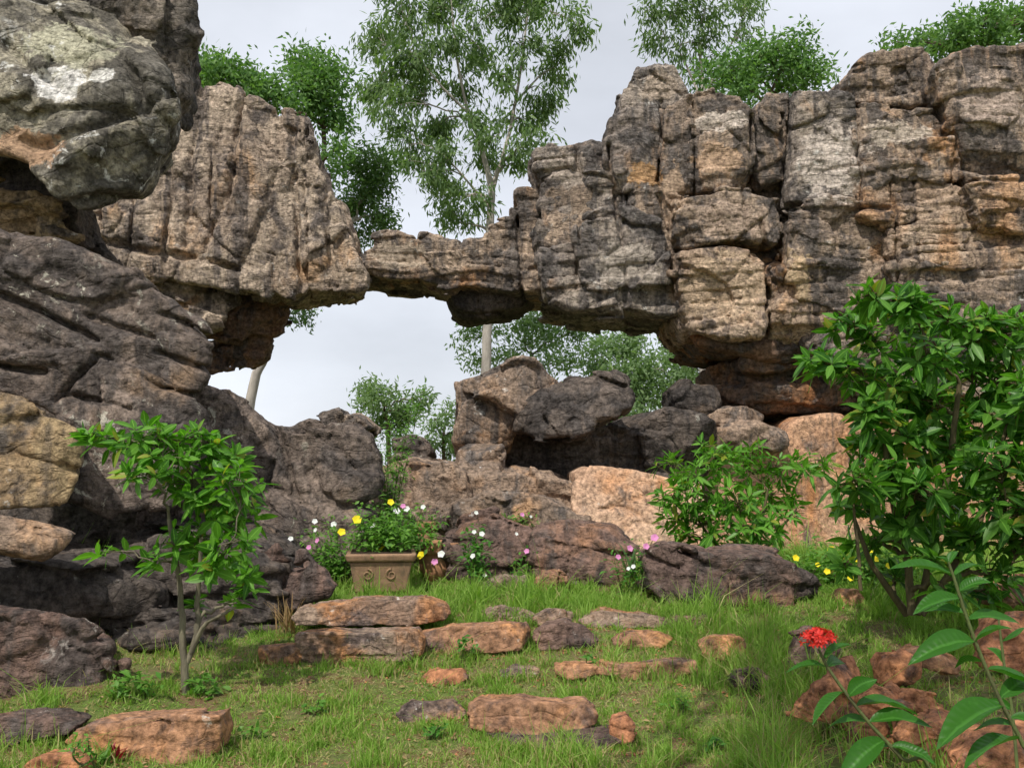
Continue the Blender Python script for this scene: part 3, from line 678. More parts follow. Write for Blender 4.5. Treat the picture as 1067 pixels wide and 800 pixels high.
  [B([(557, 606), (566, 597), (582, 595), (594, 602), (596, 618), (558, 620)], 8.85, .3, .09)], 'orange_stone', dict(vox=.014, lump=.03, facet=.03, ff=(4, 4, 4), seed=279)),
 ('boulder', 'low grey brown boulder half sunk in grass beside the small round one', 'boulder',
  [B([(505, 608), (525, 601), (548, 604), (556, 620), (505, 622)], 8.95, .35, .07)], 'brown_boulder', dict(vox=.016, lump=.03, facet=.03, ff=(4, 4, 4), seed=282)),
]
for nm, lb, ct, bl, m, kw in RK:
    for b in bl: b['ch'] = 0; b['r'] *= .42
    tag(rock(nm, bl, M[m], None, **kw), lb, ct)

# stones lying on the ground: outline in px, front depth from the pixel where the stone meets the ground
ST = [
 ('stone_slab', 'square ended orange stone slab in the bottom left corner', 'stone slab', [(58, 772), (72, 757), (130, 744), (180, 737), (229, 735), (233, 760), (228, 784), (170, 796), (120, 790), (70, 782)], (150, 792), .5, .035, (-.25, .3), 'orange_stone'),
 ('stone_slab', 'dark slab half under the lower left boulder behind the orange slab', 'stone slab', [(-40, 750), (0, 742), (50, 742), (84, 750), (70, 768), (0, 778), (-40, 778)], (20, 779), .5, .03, (0, .4), 'purple_boulder'),
 ('stone_slab', 'small red stone at the bottom edge left of the crimson plant', 'stone slab', [(18, 796), (40, 784), (70, 782), (86, 792), (84, 815), (20, 815)], (50, 812), .3, .03, (0, .4), 'red_stone'),
 ('stone_slab', 'upper weathered slab of the stack below the square planter', 'stone slab', [(304, 640), (312, 628), (350, 624), (400, 619), (445, 620), (462, 626), (469, 636), (462, 646), (430, 651), (360, 652), (310, 648)], (385, 664), .6, .05, (.1, .5), 'weathered_slab'),
 ('stone_slab', 'lower rough brown slab under the weathered slab of the stack', 'stone slab', [(308, 655), (340, 652), (432, 653), (440, 664), (438, 686), (400, 690), (330, 692), (312, 686)], (375, 692), .6, .03, (0, .1), 'weathered_slab'),
 ('stone_slab', 'short orange block at the left end of the slab stack', 'stone slab', [(272, 672), (300, 668), (318, 672), (320, 690), (275, 692)], (296, 692), .35, .025, (0, .3), 'orange_stone'),
 ('stone_slab', 'wedge shaped orange slab step right of the slab stack', 'stone slab', [(434, 654), (470, 648), (520, 645), (554, 643), (552, 662), (540, 674), (500, 680), (450, 683), (438, 676)], (490, 683), .5, .03, (0, .4), 'orange_stone'),
 ('stone_slab', 'small pale flat stone behind the wedge shaped orange step', 'stone slab', [(500, 634), (520, 628), (548, 631), (560, 638), (558, 648), (508, 646)], (530, 648), .35, .03, (0, .5), 'weathered_slab'),
 ('stone_slab', 'dark humped stone with grass growing up against its sides', 'stone slab', [(555, 660), (566, 648), (590, 643), (612, 648), (626, 662), (622, 676), (560, 678)], (590, 677), .45, .07, (0, .5), 'purple_boulder'),
 ('stone_slab', 'low orange stone in the grass right of the dark humped stone', 'stone slab', [(638, 668), (655, 657), (690, 655), (702, 662), (690, 674), (642, 676)], (670, 676), .35, .03, (0, .6), 'orange_stone'),
 ('stone_slab', 'flat grey path stone set in the grass near the long dark boulder', 'stone slab', [(600, 644), (625, 632), (660, 636), (700, 642), (705, 652), (650, 655), (610, 652)], (655, 655), .5, .03, (0, .8), 'weathered_slab'),
 ('stone_slab', 'long thin plank like slab lying across the grass', 'stone slab', [(580, 694), (590, 689), (650, 691), (726, 687), (728, 699), (700, 705), (640, 707), (584, 706)], (655, 708), .4, .022, (.05, .4), 'orange_stone'),
 ('stone_slab', 'thick flat topped orange step stone in the middle of the lawn', 'stone slab', [(488, 736), (500, 727), (560, 725), (612, 727), (624, 738), (624, 752), (606, 764), (560, 767), (510, 764), (490, 756)], (557, 768), .42, .028, (0, .3), 'orange_stone'),
 ('stone_slab', 'thin dark slab under the thick orange step stone', 'stone slab', [(500, 770), (560, 766), (640, 764), (652, 772), (620, 782), (530, 782)], (575, 782), .45, .022, (0, .8), 'purple_boulder'),
 ('stone_slab', 'broken red lump at the right end of the orange step stone', 'stone slab', [(632, 765), (640, 745), (655, 738), (664, 750), (662, 770), (645, 778)], (648, 778), .25, .03, (0, .4), 'red_stone'),
 ('stone_slab', 'small orange stone sunk in bare soil left of the plank slab', 'stone slab', [(440, 705), (455, 697), (480, 696), (488, 704), (478, 712), (445, 714)], (465, 714), .3, .02, (0, .8), 'red_stone'),
 ('stone_slab', 'low brown stone in shaded grass right of the plank slab', 'stone slab', [(728, 668), (740, 660), (772, 659), (782, 668), (778, 688), (735, 690)], (755, 690), .35, .04, (0, .4), 'orange_stone'),
 ('stone_slab', 'shaded purple stone in the long grass below the low brown stone', 'stone slab', [(760, 705), (770, 692), (792, 690), (806, 702), (802, 720), (765, 722)], (782, 722), .3, .05, (0, .4), 'purple_boulder'),
 ('stone_slab', 'small tan rubble stone right of the long low dark boulder', 'stone slab', [(872, 620), (880, 612), (894, 612), (902, 622), (898, 632), (874, 632)], (886, 632), .25, .03, (0, .3), 'orange_stone'),
 ('stone_slab', 'flat reddish stone sunk in the lawn left of the thick orange step', 'stone slab', [(408, 742), (425, 732), (470, 730), (486, 738), (478, 748), (420, 750)], (445, 750), .3, .02, (0, .9), 'weathered_slab'),
 ('stone_slab', 'tiny flat stone buried between the wedge shaped step and the plank slab', 'stone slab', [(520, 700), (535, 692), (560, 693), (566, 701), (550, 706), (526, 706)], (544, 707), .25, .015, (0, .9), 'weathered_slab'),
 ('stone_slab', 'half buried grey slab behind the low orange stone near the path stone', 'stone slab', [(690, 648), (705, 640), (740, 640), (752, 648), (740, 655), (695, 656)], (720, 656), .35, .02, (0, .8), 'purple_boulder'),
 ('stone_slab', 'rough low stone bedded under the small pale flat stone', 'stone slab', [(556, 642), (570, 634), (596, 632), (606, 640), (598, 648), (560, 650)], (580, 650), .3, .02, (0, .8), 'weathered_slab'),
 ('stone_slab', 'small pale pebble like stone lying on the lawn at the bottom centre right', 'stone slab', [(786, 784), (790, 775), (799, 774), (804, 782), (800, 790), (789, 791)], (795, 791), .07, .012, (0, .4), 'pink_slab'),
 ('stone', 'grey purple stone tilted behind the red flower', 'stone', [(822, 690), (832, 668), (855, 660), (885, 668), (890, 690), (860, 702), (826, 702)], (855, 702), .4, .06, (0, .4), 'purple_boulder'),
 ('stone', 'large slanting red stone below the red flower', 'stone', [(826, 748), (850, 720), (888, 697), (912, 694), (916, 730), (905, 770), (870, 760), (832, 752)], (870, 770), .4, .05, (.2, .5), 'red_stone'),
 ('stone', 'red brown stone face topmost in the rubble heap', 'stone', [(914, 692), (925, 680), (945, 678), (958, 690), (954, 712), (940, 722), (918, 714)], (935, 740), .3, .035, (0, .2), 'red_stone'),
 ('stone', 'flat orange stone behind the topmost face of the rubble heap', 'stone', [(940, 684), (960, 674), (985, 674), (1000, 686), (996, 700), (950, 702)], (970, 716), .35, .03, (0, .5), 'orange_stone'),
 ('stone', 'dark red block under the topmost face of the rubble heap', 'stone', [(936, 728), (952, 718), (980, 722), (990, 738), (982, 752), (945, 750)], (960, 756), .3, .035, (0, .3), 'red_stone'),
 ('stone', 'pointed red stone low in the rubble heap', 'stone', [(948, 774), (975, 756), (1005, 747), (1028, 756), (1032, 775), (1000, 794), (962, 796)], (990, 797), .4, .04, (0, .5), 'red_stone'),
 ('stone', 'tan red stone cut off by the bottom right corner', 'stone', [(1000, 790), (1030, 772), (1070, 764), (1110, 770), (1110, 840), (1000, 830)], (1050, 825), .4, .04, (0, .4), 'red_stone'),
 ('stone', 'narrow upright red stone between the slanting stone and the dark red block', 'stone', [(890, 770), (900, 728), (918, 716), (934, 724), (938, 768), (915, 790), (892, 790)], (912, 792), .3, .04, (0, .3), 'red_stone'),
 ('stone', 'flat topped brown stone on the bank at the right edge', 'stone', [(1030, 608), (1050, 600), (1110, 602), (1110, 634), (1060, 634), (1032, 630)], (1065, 660), .45, .04, (0, .3), 'orange_stone'),
 ('stone', 'large reddish stone at the right edge under the flat topped brown one', 'stone', [(1028, 668), (1045, 650), (1110, 645), (1110, 705), (1060, 704), (1032, 696)], (1065, 706), .4, .05, (0, .3), 'red_stone'),
]
STONE_EDGE = []
GRP = 'loose stones and slabs on the grass slope'
for i, (nm, lb, ct, P, bp, T, r, tl, m) in enumerate(ST):
    Y = at_ground(*bp)
    vb = max(v for u, v in P)
    STONE_EDGE.append((W(min(u for u, v in P), 600, Y)[0], W(max(u for u, v in P), 600, Y)[0], Y))
    if nm == 'stone_slab': P = [(u, vb+4-(vb+4-v)*.84) for u, v in P]
    else: P = [(u, vb+6-(vb+6-v)*1.0) for u, v in P]
    tag(rock(nm, B(P, Y, T*.6, r*.3, (tl[0]*.6, tl[1]*.8), .05, 0), M[m], None, vox=max(.007, .0014*Y), lump=.012 if nm == 'stone_slab' else .02, lf=2.5, facet=.018 if nm == 'stone_slab' else .035, ff=(2.6, 2.6, 3), groove=.004, strata=.007, th=.05,
             dip=(.1, 0), seed=400+i*5, rough=.004, rf=9, chop=2 if nm == 'stone_slab' else 6, chopk=(.5, .95) if nm == 'stone_slab' else (.1, .6)), lb, ct, GRP)

# ------------------------------------------------------------------ plants
RS = np.random.RandomState(11)
def unit(a): return a/(np.linalg.norm(a, axis=-1, keepdims=True)+1e-9)
def leaves(pos, d, n, L, Wd, seg=3, droop=.3, fold=.25, shape=.85):
    """folded, drooping leaf blades"""
    N = len(pos); d = unit(d); n = unit(n-d*(n*d).sum(1)[:, None]); s = np.cross(d, n)
    L = np.broadcast_to(L, N)[:, None]; Wd = np.broadcast_to(Wd, N)[:, None]
    V = np.zeros((N, seg+1, 3, 3)); R = np.zeros((N, seg+1, 3))
    for a in range(seg+1):
        t = a/seg
        w = max(.03, sin(pi*min(1, t**shape))**.8)*.5
        c = pos+d*L*t; c = c.copy(); c[:, 2] -= (L*droop*t*t)[:, 0]
        V[:, a, 1] = c
        e = n*(fold*w)*Wd
        V[:, a, 0] = c-s*w*Wd+e; V[:, a, 2] = c+s*w*Wd+e
        R[:, a, 0] = R[:, a, 2] = 1
    nv = (seg+1)*3
    q = []
    for a in range(seg):
        for b in (0, 1): q.append([a*3+b, a*3+b+1, a*3+b+4, a*3+b+3])
    q = np.array(q)
    Q = (np.arange(N)[:, None, None]*nv+q[None]).reshape(-1, 4)
    return V.reshape(-1, 3), Q, R.ravel()
def kites(pos, d, n, L, Wd):
    """single small far leaves"""
    N = len(pos); d = unit(d); n = unit(n-d*(n*d).sum(1)[:, None]); s = np.cross(d, n)
    L = np.broadcast_to(L, N)[:, None]; Wd = np.broadcast_to(Wd, N)[:, None]
    V = np.stack([pos, pos+d*L*.45+s*Wd*.5+n*Wd*.1, pos+d*L, pos+d*L*.45-s*Wd*.5+n*Wd*.1], 1)
    return V.reshape(-1, 3), np.arange(N*4).reshape(N, 4)
def tube(P, R, k=6):
    P = np.asarray(P, float); R = np.broadcast_to(np.asarray(R, float), len(P))
    T = unit(np.gradient(P, axis=0)); ref = np.array([.31, .95, .05])
    a = unit(np.cross(T, ref)); b = np.cross(T, a)
    th = np.arange(k)*2*pi/k
    V = P[:, None]+R[:, None, None]*(a[:, None]*np.cos(th)[None, :, None]+b[:, None]*np.sin(th)[None, :, None])
    n = len(P); i, j = np.meshgrid(np.arange(n-1), np.arange(k), indexing='ij')
    Q = np.stack([i*k+j, i*k+(j+1) % k, (i+1)*k+(j+1) % k, (i+1)*k+j], -1).reshape(-1, 4)
    return V.reshape(-1, 3), Q
class Acc:
    def __init__(s): s.V = []; s.Q = []; s.n = 0; s.A = []
    def add(s, V, Q, A=None):
        s.V.append(V); s.Q.append(Q+s.n); s.n += len(V)
        if A is not None: s.A.append(A)
    def out(s): return np.concatenate(s.V), [np.concatenate(s.Q)]
def bez(a, c, b, n=6):
    t = np.linspace(0, 1, n)[:, None]
    return (1-t)**2*a+2*t*(1-t)*c+t*t*b
def spline(P, n=4):
    P = np.asarray(P, float)
    if len(P) < 3: return np.linspace(P[0], P[-1], n*2)
    out = []
    Q = np.concatenate([[2*P[0]-P[1]], P, [2*P[-1]-P[-2]]])
    for i in range(1, len(Q)-2):
        for t in np.linspace(0, 1, n, endpoint=False):
            a, b, c, d = Q[i-1:i+3]
            out.append(.5*((2*b)+(c-a)*t+(2*a-5*b+4*c-d)*t*t+(-a+3*b-3*c+d)*t**3))
    out.append(P[-1]); return np.array(out)

def plant_frame(trunks, clumps, Y, depth, rs, r_limb, r_twig, tips_per, shell=.55):
    """trunk tubes, limbs to every clump, twigs to every tip"""
    wood = Acc(); net = []; nr = []
    for tr in trunks:
        pts = np.array([W(u, v, y) for u, v, y, r in tr]); rr = [r for *_, r in tr]
        S = spline(pts, 5); R = np.interp(np.linspace(0, len(rr)-1, len(S)), np.arange(len(rr)), rr)
        S[1:-1] += rs.normal(0, .3, (len(S)-2, 3))*R[1:-1, None]*.5
        wood.add(*tube(S, R, 8)); net += list(S); nr += list(R)
    net = np.array(net); nr = np.array(nr)
    top = net[:, 2].max(); bot = net[:, 2].min()
    tips = []; cl = []; core = []
    order = sorted(range(len(clumps)), key=lambda i: np.linalg.norm(W(clumps[i][0], clumps[i][1], Y)-net[len(net)//2]))
    for ci in order:
        u, v, ru, rv = clumps[ci][:4]
        y = Y+rs.uniform(-.8, .8)*depth if len(clumps[ci]) < 5 else Y+clumps[ci][4]
        c = W(u, v, y); k = y/F
        d = np.linalg.norm(net-c, axis=1)+np.where(net[:, 2] > c[2]-.15*rv*k, 2.5*abs(top-bot)*.3, 0)-nr*3
        j = d.argmin(); a = net[j]
        ln = np.linalg.norm(c-a)
        mid = (a+c)/2+np.array([rs.normal()*.1, rs.normal()*.1, .18])*ln
        path = bez(a, mid, c, 8); path[1:-1] += rs.normal(0, .025*ln, (6, 3))
        r0 = min(nr[j]*.8, r_limb)
        wood.add(*tube(path, np.linspace(r0, r_twig*1.4, 8), 6))
        net = np.concatenate([net, path[1:]]); nr = np.concatenate([nr, np.linspace(r0, r_twig*1.4, 8)[1:]])
        core.append((c, path))
        n = max(3, int(tips_per*ru*rv/400))
        q = unit(rs.normal(size=(n, 3)))*(rs.uniform(shell**3, 1, n)**(1/3))[:, None]
        tp = c+q*np.array([ru*k, (ru+rv)/2*k, rv*k])
        for t in tp:
            b = path[rs.randint(3, 8)]
            m = (b+t)/2+np.array([0, 0, .12])*np.linalg.norm(t-b)
            w = bez(b, m, t, 4); wood.add(*tube(w, np.linspace(r_twig*1.2, r_twig*.5, 4), 4))
            tips.append(t); cl.append(unit((t-w[-2])*.7+(t-c)*.4+np.array([0, 0, .02])))
    return wood, np.array(tips), np.array(cl)

def shrub(name, label, cat, trunks, clumps, Y, depth, L, Wd, k, tips_per, leaf, wood_m, seed, r_limb=.02, r_twig=.005, up=.35, droop=.28, group=None, seg=4, upb=.6):
    rs = np.random.RandomState(seed)
    wood, tips, dr = plant_frame(trunks, clumps, Y, depth, rs, r_limb, r_twig, tips_per)
    u, v, y, r = trunks[0][0]; b = W(u, v, y)
    root = thing(name, label, cat, b, group)
    V, Q = wood.out(); link('stem', V, Q, wood_m, root)
    ax = unit(dr+np.array([0, 0, upb])); n = len(tips)
    P, D, Nn, Ls, Ws = [], [], [], [], []
    ref = unit(np.cross(ax, np.array([.3, .9, .1]))); bi = np.cross(ax, ref)
    for j in range(k):
        a = j*2.39996+rs.uniform(0, .7, n)+np.arange(n)
        el = up+rs.normal(0, .22, n)+(j/k-.5)*1.0
        rad = ref*np.cos(a)[:, None]+bi*np.sin(a)[:, None]
        d = rad*np.cos(el)[:, None]+ax*np.sin(el)[:, None]
        keep = rs.rand(n) < .9
        P.append((tips-ax*(L*.30*(1-j/k))+rad*.004)[keep]); D.append(d[keep]); Nn.append((ax*np.cos(el)[:, None]-rad*np.sin(el)[:, None])[keep])
        l = L*rs.uniform(.42, 1.12, n); Ls.append(l[keep]); Ws.append((l*Wd/L*rs.uniform(.85, 1.15, n))[keep])
    V, Q, R = leaves(*[np.concatenate(a) for a in (P, D, Nn, Ls, Ws)], seg=seg, droop=droop, fold=.22)
    link('foliage', V, [Q], leaf, root, attrs={'rib': R})
    return root

# left frangipani-like shrub
yl = at_ground(193, 722)
shrub('shrub', 'slender stemmed glossy leaved shrub growing against the left dark rocks', 'shrub',
      [[(194, 726, yl, .026), (192, 690, yl, .024), (190, 650, yl, .02), (186, 600, yl, .017), (176, 540, yl, .014)],
       [(195, 690, yl, .018), (205, 660, yl+.03, .02), (206, 620, yl+.05, .016), (210, 560, yl, .012)],
       [(199, 680, yl, .018), (214, 650, yl-.05, .014), (232, 640, yl-.1, .01), (246, 632, yl-.1, .006)]],
      [(105, 462, 26, 15), (140, 455, 30, 18), (170, 470, 32, 22), (210, 460, 30, 18), (235, 475, 28, 22), (250, 500, 26, 22), (200, 500, 34, 22), (150, 490, 30, 14), (220, 525, 34, 22), (255, 540, 24, 20),
       (205, 560, 30, 20), (240, 565, 26, 18), (180, 565, 18, 14), (225, 590, 30, 14), (260, 590, 16, 14), (118, 573, 20, 8, -.3), (160, 585, 12, 8), (205, 625, 10, 5), (245, 628, 14, 8), (262, 610, 12, 10)],
      yl, .35, .135, .056, 7, 9.5, M['leaf_shrub'], M['bark_grey'], 21, .016, .004, up=.42, droop=.14)
# big bush on the right
yb = 7.4
shrub('bush', 'large dense dark green bush with long glossy leaves at the right edge', 'bush',
      [[(950, 640, yb, .032), (945, 580, yb, .028), (930, 520, yb, .022), (920, 440, yb, .02)], [(955, 640, yb, .03), (975, 560, yb+.1, .024), (990, 480, yb+.1, .025), (1000, 400, yb, .018)],
       [(960, 640, yb, .028), (1000, 580, yb, .022), (1030, 520, yb, .02), (1050, 440, yb, .015)], [(945, 640, yb+.1, .03), (910, 590, yb, .02), (890, 540, yb-.1, .014)],
       [(897, 615, yb-.2, .014), (893, 560, yb-.2, .012), (886, 500, yb-.2, .008)]],
      [(905, 305, 26, 14), (940, 315, 30, 18), (975, 330, 30, 20), (1010, 345, 34, 22), (1050, 350, 30, 24), (885, 345, 26, 18), (925, 350, 32, 22), (965, 370, 34, 24), (860, 378, 28, 16), (895, 385, 28, 18), (1010, 385, 36, 24), (1055, 395, 30, 24),
       (935, 400, 34, 22), (975, 420, 36, 24), (910, 430, 28, 20), (1020, 430, 36, 26), (1060, 440, 30, 26), (945, 455, 36, 24), (990, 470, 38, 26), (905, 470, 24, 20), (1035, 480, 36, 26), (925, 500, 32, 22), (965, 510, 34, 24), (1005, 520, 36, 24), (1050, 530, 34, 24),
       (890, 500, 24, 16), (880, 525, 18, 12), (905, 535, 22, 12), (945, 540, 26, 16), (985, 555, 28, 16), (1025, 565, 30, 16), (1060, 575, 24, 16), (915, 560, 22, 12), (965, 585, 22, 12), (1010, 592, 24, 10), (1050, 600, 20, 10), (895, 565, 14, 10), (930, 604, 18, 9), (985, 614, 22, 9), (880, 588, 12, 8), (1035, 618, 20, 9), (1095, 420, 34, 60), (1095, 530, 34, 50)],
      yb, .6, .18, .066, 8, 10., M['leaf_bush'], M['stem_brown'], 33, .022, .005, up=.42, droop=.17)
# round shrub in the middle distance
ym = 10.6
shrub('shrub', 'rounded bright green shrub in front of the pink base wall under the arch', 'shrub',
      [[(770, 590, ym, .03), (765, 560, ym, .02), (755, 520, ym, .014)], [(775, 590, ym, .03), (790, 555, ym, .02), (800, 510, ym, .012)], [(780, 590, ym, .025), (805, 560, ym+.1, .018), (830, 530, ym, .01)],
       [(765, 590, ym, .025), (740, 560, ym-.1, .016), (720, 530, ym, .01)]],
      [(735, 465, 14, 12), (700, 487, 22, 14), (725, 490, 24, 18), (755, 475, 22, 16), (785, 468, 18, 14), (775, 490, 26, 18), (810, 485, 22, 16), (840, 485, 24, 14), (858, 482, 12, 6), (700, 515, 22, 16), (735, 515, 28, 20), (770, 520, 30, 20), (805, 515, 26, 18),
       (705, 540, 22, 16), (740, 545, 28, 18), (775, 550, 28, 18), (805, 545, 22, 18), (825, 525, 16, 14), (720, 560, 18, 12), (790, 570, 24, 14), (750, 570, 20, 10)],
      ym, .45, .175, .05, 8, 14., M['leaf_shrub'], M['stem_brown'], 45, .016, .004, seg=3, up=.42, droop=.15)

def tree(name, label, trunks, clumps, Y, depth, nleaf, L, Wd, leaf, bark, seed, hang=.6, tips_per=6, r_limb=.09, r_twig=.012, spread=.32, group='trees behind the rock arch', clump_leaf=24):
    rs = np.random.RandomState(seed)
    wood, tips, dr = plant_frame(trunks, clumps, Y, depth, rs, r_limb, r_twig, tips_per, .3)
    u, v, y, r = trunks[0][0]; b = W(u, v, y)
    root = thing(name, label, 'tree', b, group)
    V, Q = wood.out(); link('trunk', V, Q, bark, root)
    per = max(4, int(nleaf/len(tips)))
    i = np.repeat(np.arange(len(tips)), per); n = len(i)
    p = tips[i]+rs.normal(0, spread, (n, 3))*np.array([1, 1, .9])
    d = unit(rs.normal(size=(n, 3))*(1-hang*.6)+dr[i]*.3+np.array([0, 0, -hang*1.3]))
    nn = unit(rs.normal(size=(n, 3))+np.array([0, 0, .6]))
    V, Q = kites(p, d, nn, L*rs.uniform(.6, 1.2, n), Wd*rs.uniform(.7, 1.2, n))
    link('crown', V, [Q], leaf, root)
    return root
def base_v(u, Y, z=0.):   # pixel row of ground level at depth Y
    return 400-F*math.tan(math.atan2(z-EYE, Y)-PITCH)

tree('gum_tree', 'tall pale trunked gum tree with airy drooping crown rising behind the bridge', [[(506, base_v(506, 32), 32, .2), (507, 390, 32, .17), (509, 300, 32, .15), (511, 230, 32, .14), (512, 195, 32, .12), (500, 150, 32, .07), (486, 110, 31.8, .055), (476, 60, 31.5, .04), (470, 0, 31.5, .02)],
      [(512, 200, 32, .1), (528, 150, 32.3, .065), (540, 90, 32.4, .05), (548, 30, 32.4, .035), (552, -20, 32.4, .02)], [(490, 120, 31.8, .05), (460, 90, 31.2, .035), (435, 60, 31, .025)], [(535, 110, 32.3, .045), (562, 80, 32.8, .03), (590, 60, 33, .02), (604, 25, 33, .012)],
      [(508, 215, 32, .06), (488, 190, 31.5, .035), (462, 160, 31, .02)]],
     [(395, 40, 26, 26), (420, 15, 30, 22), (455, 8, 30, 22), (400, 75, 28, 24), (432, 55, 30, 26), (465, 40, 24, 22), (415, 110, 26, 24), (446, 92, 26, 24), (425, 150, 24, 22), (452, 130, 26, 22), (480, 80, 20, 20), (440, 178, 24, 18), (465, 168, 24, 20), (460, 205, 24, 18), (485, 205, 20, 18), (475, 232, 16, 14),
      (500, 50, 22, 22), (510, 15, 24, 20), (525, 80, 18, 18), (545, 45, 20, 20), (545, 10, 22, 18), (575, 15, 24, 20), (608, 25, 18, 18), (585, 45, 18, 16), (560, 90, 18, 18), (580, 70, 14, 16), (570, 120, 18, 20), (545, 125, 18, 16), (555, 150, 14, 14), (520, 140, 18, 18), (500, 170, 18, 16), (535, 170, 12, 12), (493, 130, 16, 16),
      (480, -25, 40, 20), (550, -25, 40, 20), (420, -15, 30, 14)],
     32, 1.6, 19000, .30, .075, M['leaf_gum'], M['bark_pale'], 51, .75, 4.2, .055, .012, .24)
tree('tree', 'bright green tree top peeking over the left buttress', [[(190, base_v(190, 23), 23, .16), (200, 250, 23, .12), (240, 120, 23, .07)]],
     [(212, 72, 18, 16), (232, 80, 16, 14), (255, 88, 18, 12), (275, 95, 14, 12), (290, 106, 12, 10)], 23, .8, 4200, .17, .07, M['leaf_tree'], M['bark_brown'], 53, .25, 18, .05, .01, .2)
tree('tree', 'round fresh green tree standing at the right shoulder of the buttress', [[(205, base_v(205, 25), 25, .14), (215, 330, 25, .12), (290, 230, 25, .09), (335, 170, 25, .07), (335, 110, 25, .05)]],
     [(322, 68, 24, 18), (345, 82, 22, 18), (318, 92, 20, 16), (340, 108, 22, 16), (352, 125, 14, 12), (318, 118, 16, 12), (350, 158, 12, 10), (344, 186, 10, 10)], 25, .9, 6000, .18, .07, M['leaf_tree'], M['bark_brown'], 55, .3, 18, .05, .01, .22)
tree('tree', 'dark leaning tree with a bare pale trunk seen through the arch', [[(250, base_v(250, 27), 27, .16), (262, 415, 27, .14), (275, 372, 27, .12), (285, 340, 27, .11), (315, 290, 27, .09), (350, 250, 27, .07), (372, 225, 27, .05)]],
     [(372, 175, 20, 16), (392, 165, 16, 16), (398, 190, 14, 12), (378, 205, 22, 18), (362, 222, 16, 12), (388, 225, 16, 14), (375, 245, 12, 10), (312, 327, 12, 5)], 27, .8, 5200, .18, .065, M['leaf_darktree'], M['bark_pale'], 57, .35, 14, .04, .01, .2)
tree('gum_tree', 'thin airy gum tree top above the cliff spire', [[(735, base_v(735, 28), 28, .16), (735, 200, 28, .11), (733, 100, 28, .06), (728, 40, 28, .03)], [(733, 110, 28, .05), (716, 70, 28, .03), (700, 40, 28, .015)], [(734, 100, 28, .05), (755, 60, 28, .03), (775, 20, 28, .015)]],
     [(672, 12, 18, 16), (700, 10, 22, 16), (735, 8, 22, 18), (775, 8, 20, 16), (690, 40, 18, 16), (715, 45, 18, 18), (745, 40, 18, 18), (725, 75, 16, 14), (750, 75, 16, 12), (710, -15, 40, 14), (770, -12, 30, 14), (770, 40, 12, 12)], 28, 1.0, 4000, .24, .06, M['leaf_gum'], M['bark_pale'], 59, .7, 8, .035, .012, .2)
tree('tree', 'spreading green tree behind the middle of the cliff top', [[(800, base_v(800, 26), 26, .16), (800, 200, 26, .11), (802, 100, 26, .07)]],
     [(740, 80, 14, 12), (762, 70, 18, 14), (785, 80, 20, 16), (790, 56, 18, 14), (815, 70, 22, 16), (822, 48, 18, 12), (845, 70, 18, 14), (855, 82, 12, 10), (820, 90, 20, 12), (775, 95, 18, 10)], 26, 1.1, 5600, .19, .07, M['leaf_tree'], M['bark_brown'], 61, .3, 16, .05, .01, .24)
tree('tree', 'leafy green tree top above the right end of the cliff', [[(1010, base_v(1010, 22), 22, .16), (1010, 150, 22, .11), (1010, 60, 22, .07)]],
     [(930, 46, 12, 7), (950, 46, 14, 8), (975, 42, 18, 14), (1000, 34, 20, 16), (1025, 24, 20, 16), (1050, 22, 20, 18), (1080, 22, 24, 20), (1030, 45, 26, 10), (1110, 30, 24, 20)], 22, 1.0, 6500, .17, .065, M['leaf_tree'], M['bark_brown'], 63, .25, 15, .05, .01, .17)
tree('gum_tree', 'loose far gum tree seen under the bridge behind the boulder pile', [[(552, base_v(552, 38), 38, .18), (552, 420, 38, .14), (554, 370, 38, .08)]],
     [(484, 352, 14, 12), (500, 370, 18, 12), (512, 342, 20, 12), (540, 335, 20, 14), (566, 330, 20, 14), (590, 338, 18, 14), (606, 352, 16, 14), (575, 355, 20, 14), (545, 362, 20, 14), (525, 375, 18, 10), (600, 378, 18, 12), (580, 380, 20, 10)], 38, 1.5, 4600, .24, .08, M['leaf_far'], M['bark_brown'], 65, .45, 9, .05, .012, .26)
tree('gum_tree', 'far green gum tree beyond the black boulders under the cliff belly', [[(668, base_v(668, 36), 36, .18), (668, 440, 36, .14), (668, 390, 36, .08)]],
     [(622, 372, 14, 16), (640, 360, 18, 14), (662, 362, 20, 16), (640, 385, 18, 16), (665, 390, 22, 18), (645, 410, 20, 16), (675, 415, 20, 16), (655, 435, 24, 14), (690, 385, 16, 20), (625, 400, 12, 14)], 36, 1.5, 7500, .24, .085, M['leaf_far'], M['bark_pale'], 67, .5, 9, .05, .012, .26)
tree('gum_tree', 'far gum tree with a pale trunk showing left of the arch pillar', [[(733, base_v(733, 37), 37, .13), (733, 420, 37, .11), (732, 370, 37, .09), (730, 330, 37, .05)]],
     [(700, 362, 18, 14), (722, 360, 18, 14), (745, 366, 16, 16), (708, 385, 16, 16), (722, 398, 14, 12), (748, 395, 12, 16), (700, 410, 16, 14), (735, 340, 20, 10)], 37, 1.2, 3600, .24, .085, M['leaf_far'], M['bark_pale'], 69, .5, 9, .05, .012, .26)
tree('tree', 'small feathery tree leaning at the back of the gap left of the boulder pile', [[(410, base_v(410, 24), 24, .09), (405, 460, 24, .06), (402, 430, 24, .04)]],
     [(384, 405, 12, 8), (398, 415, 16, 10), (388, 425, 12, 10), (412, 428, 16, 10), (424, 436, 10, 14), (404, 445, 18, 12), (436, 418, 6, 10)], 24, .8, 2800, .18, .05, M['leaf_far'], M['bark_brown'], 71, .2, 12, .03, .008, .16)
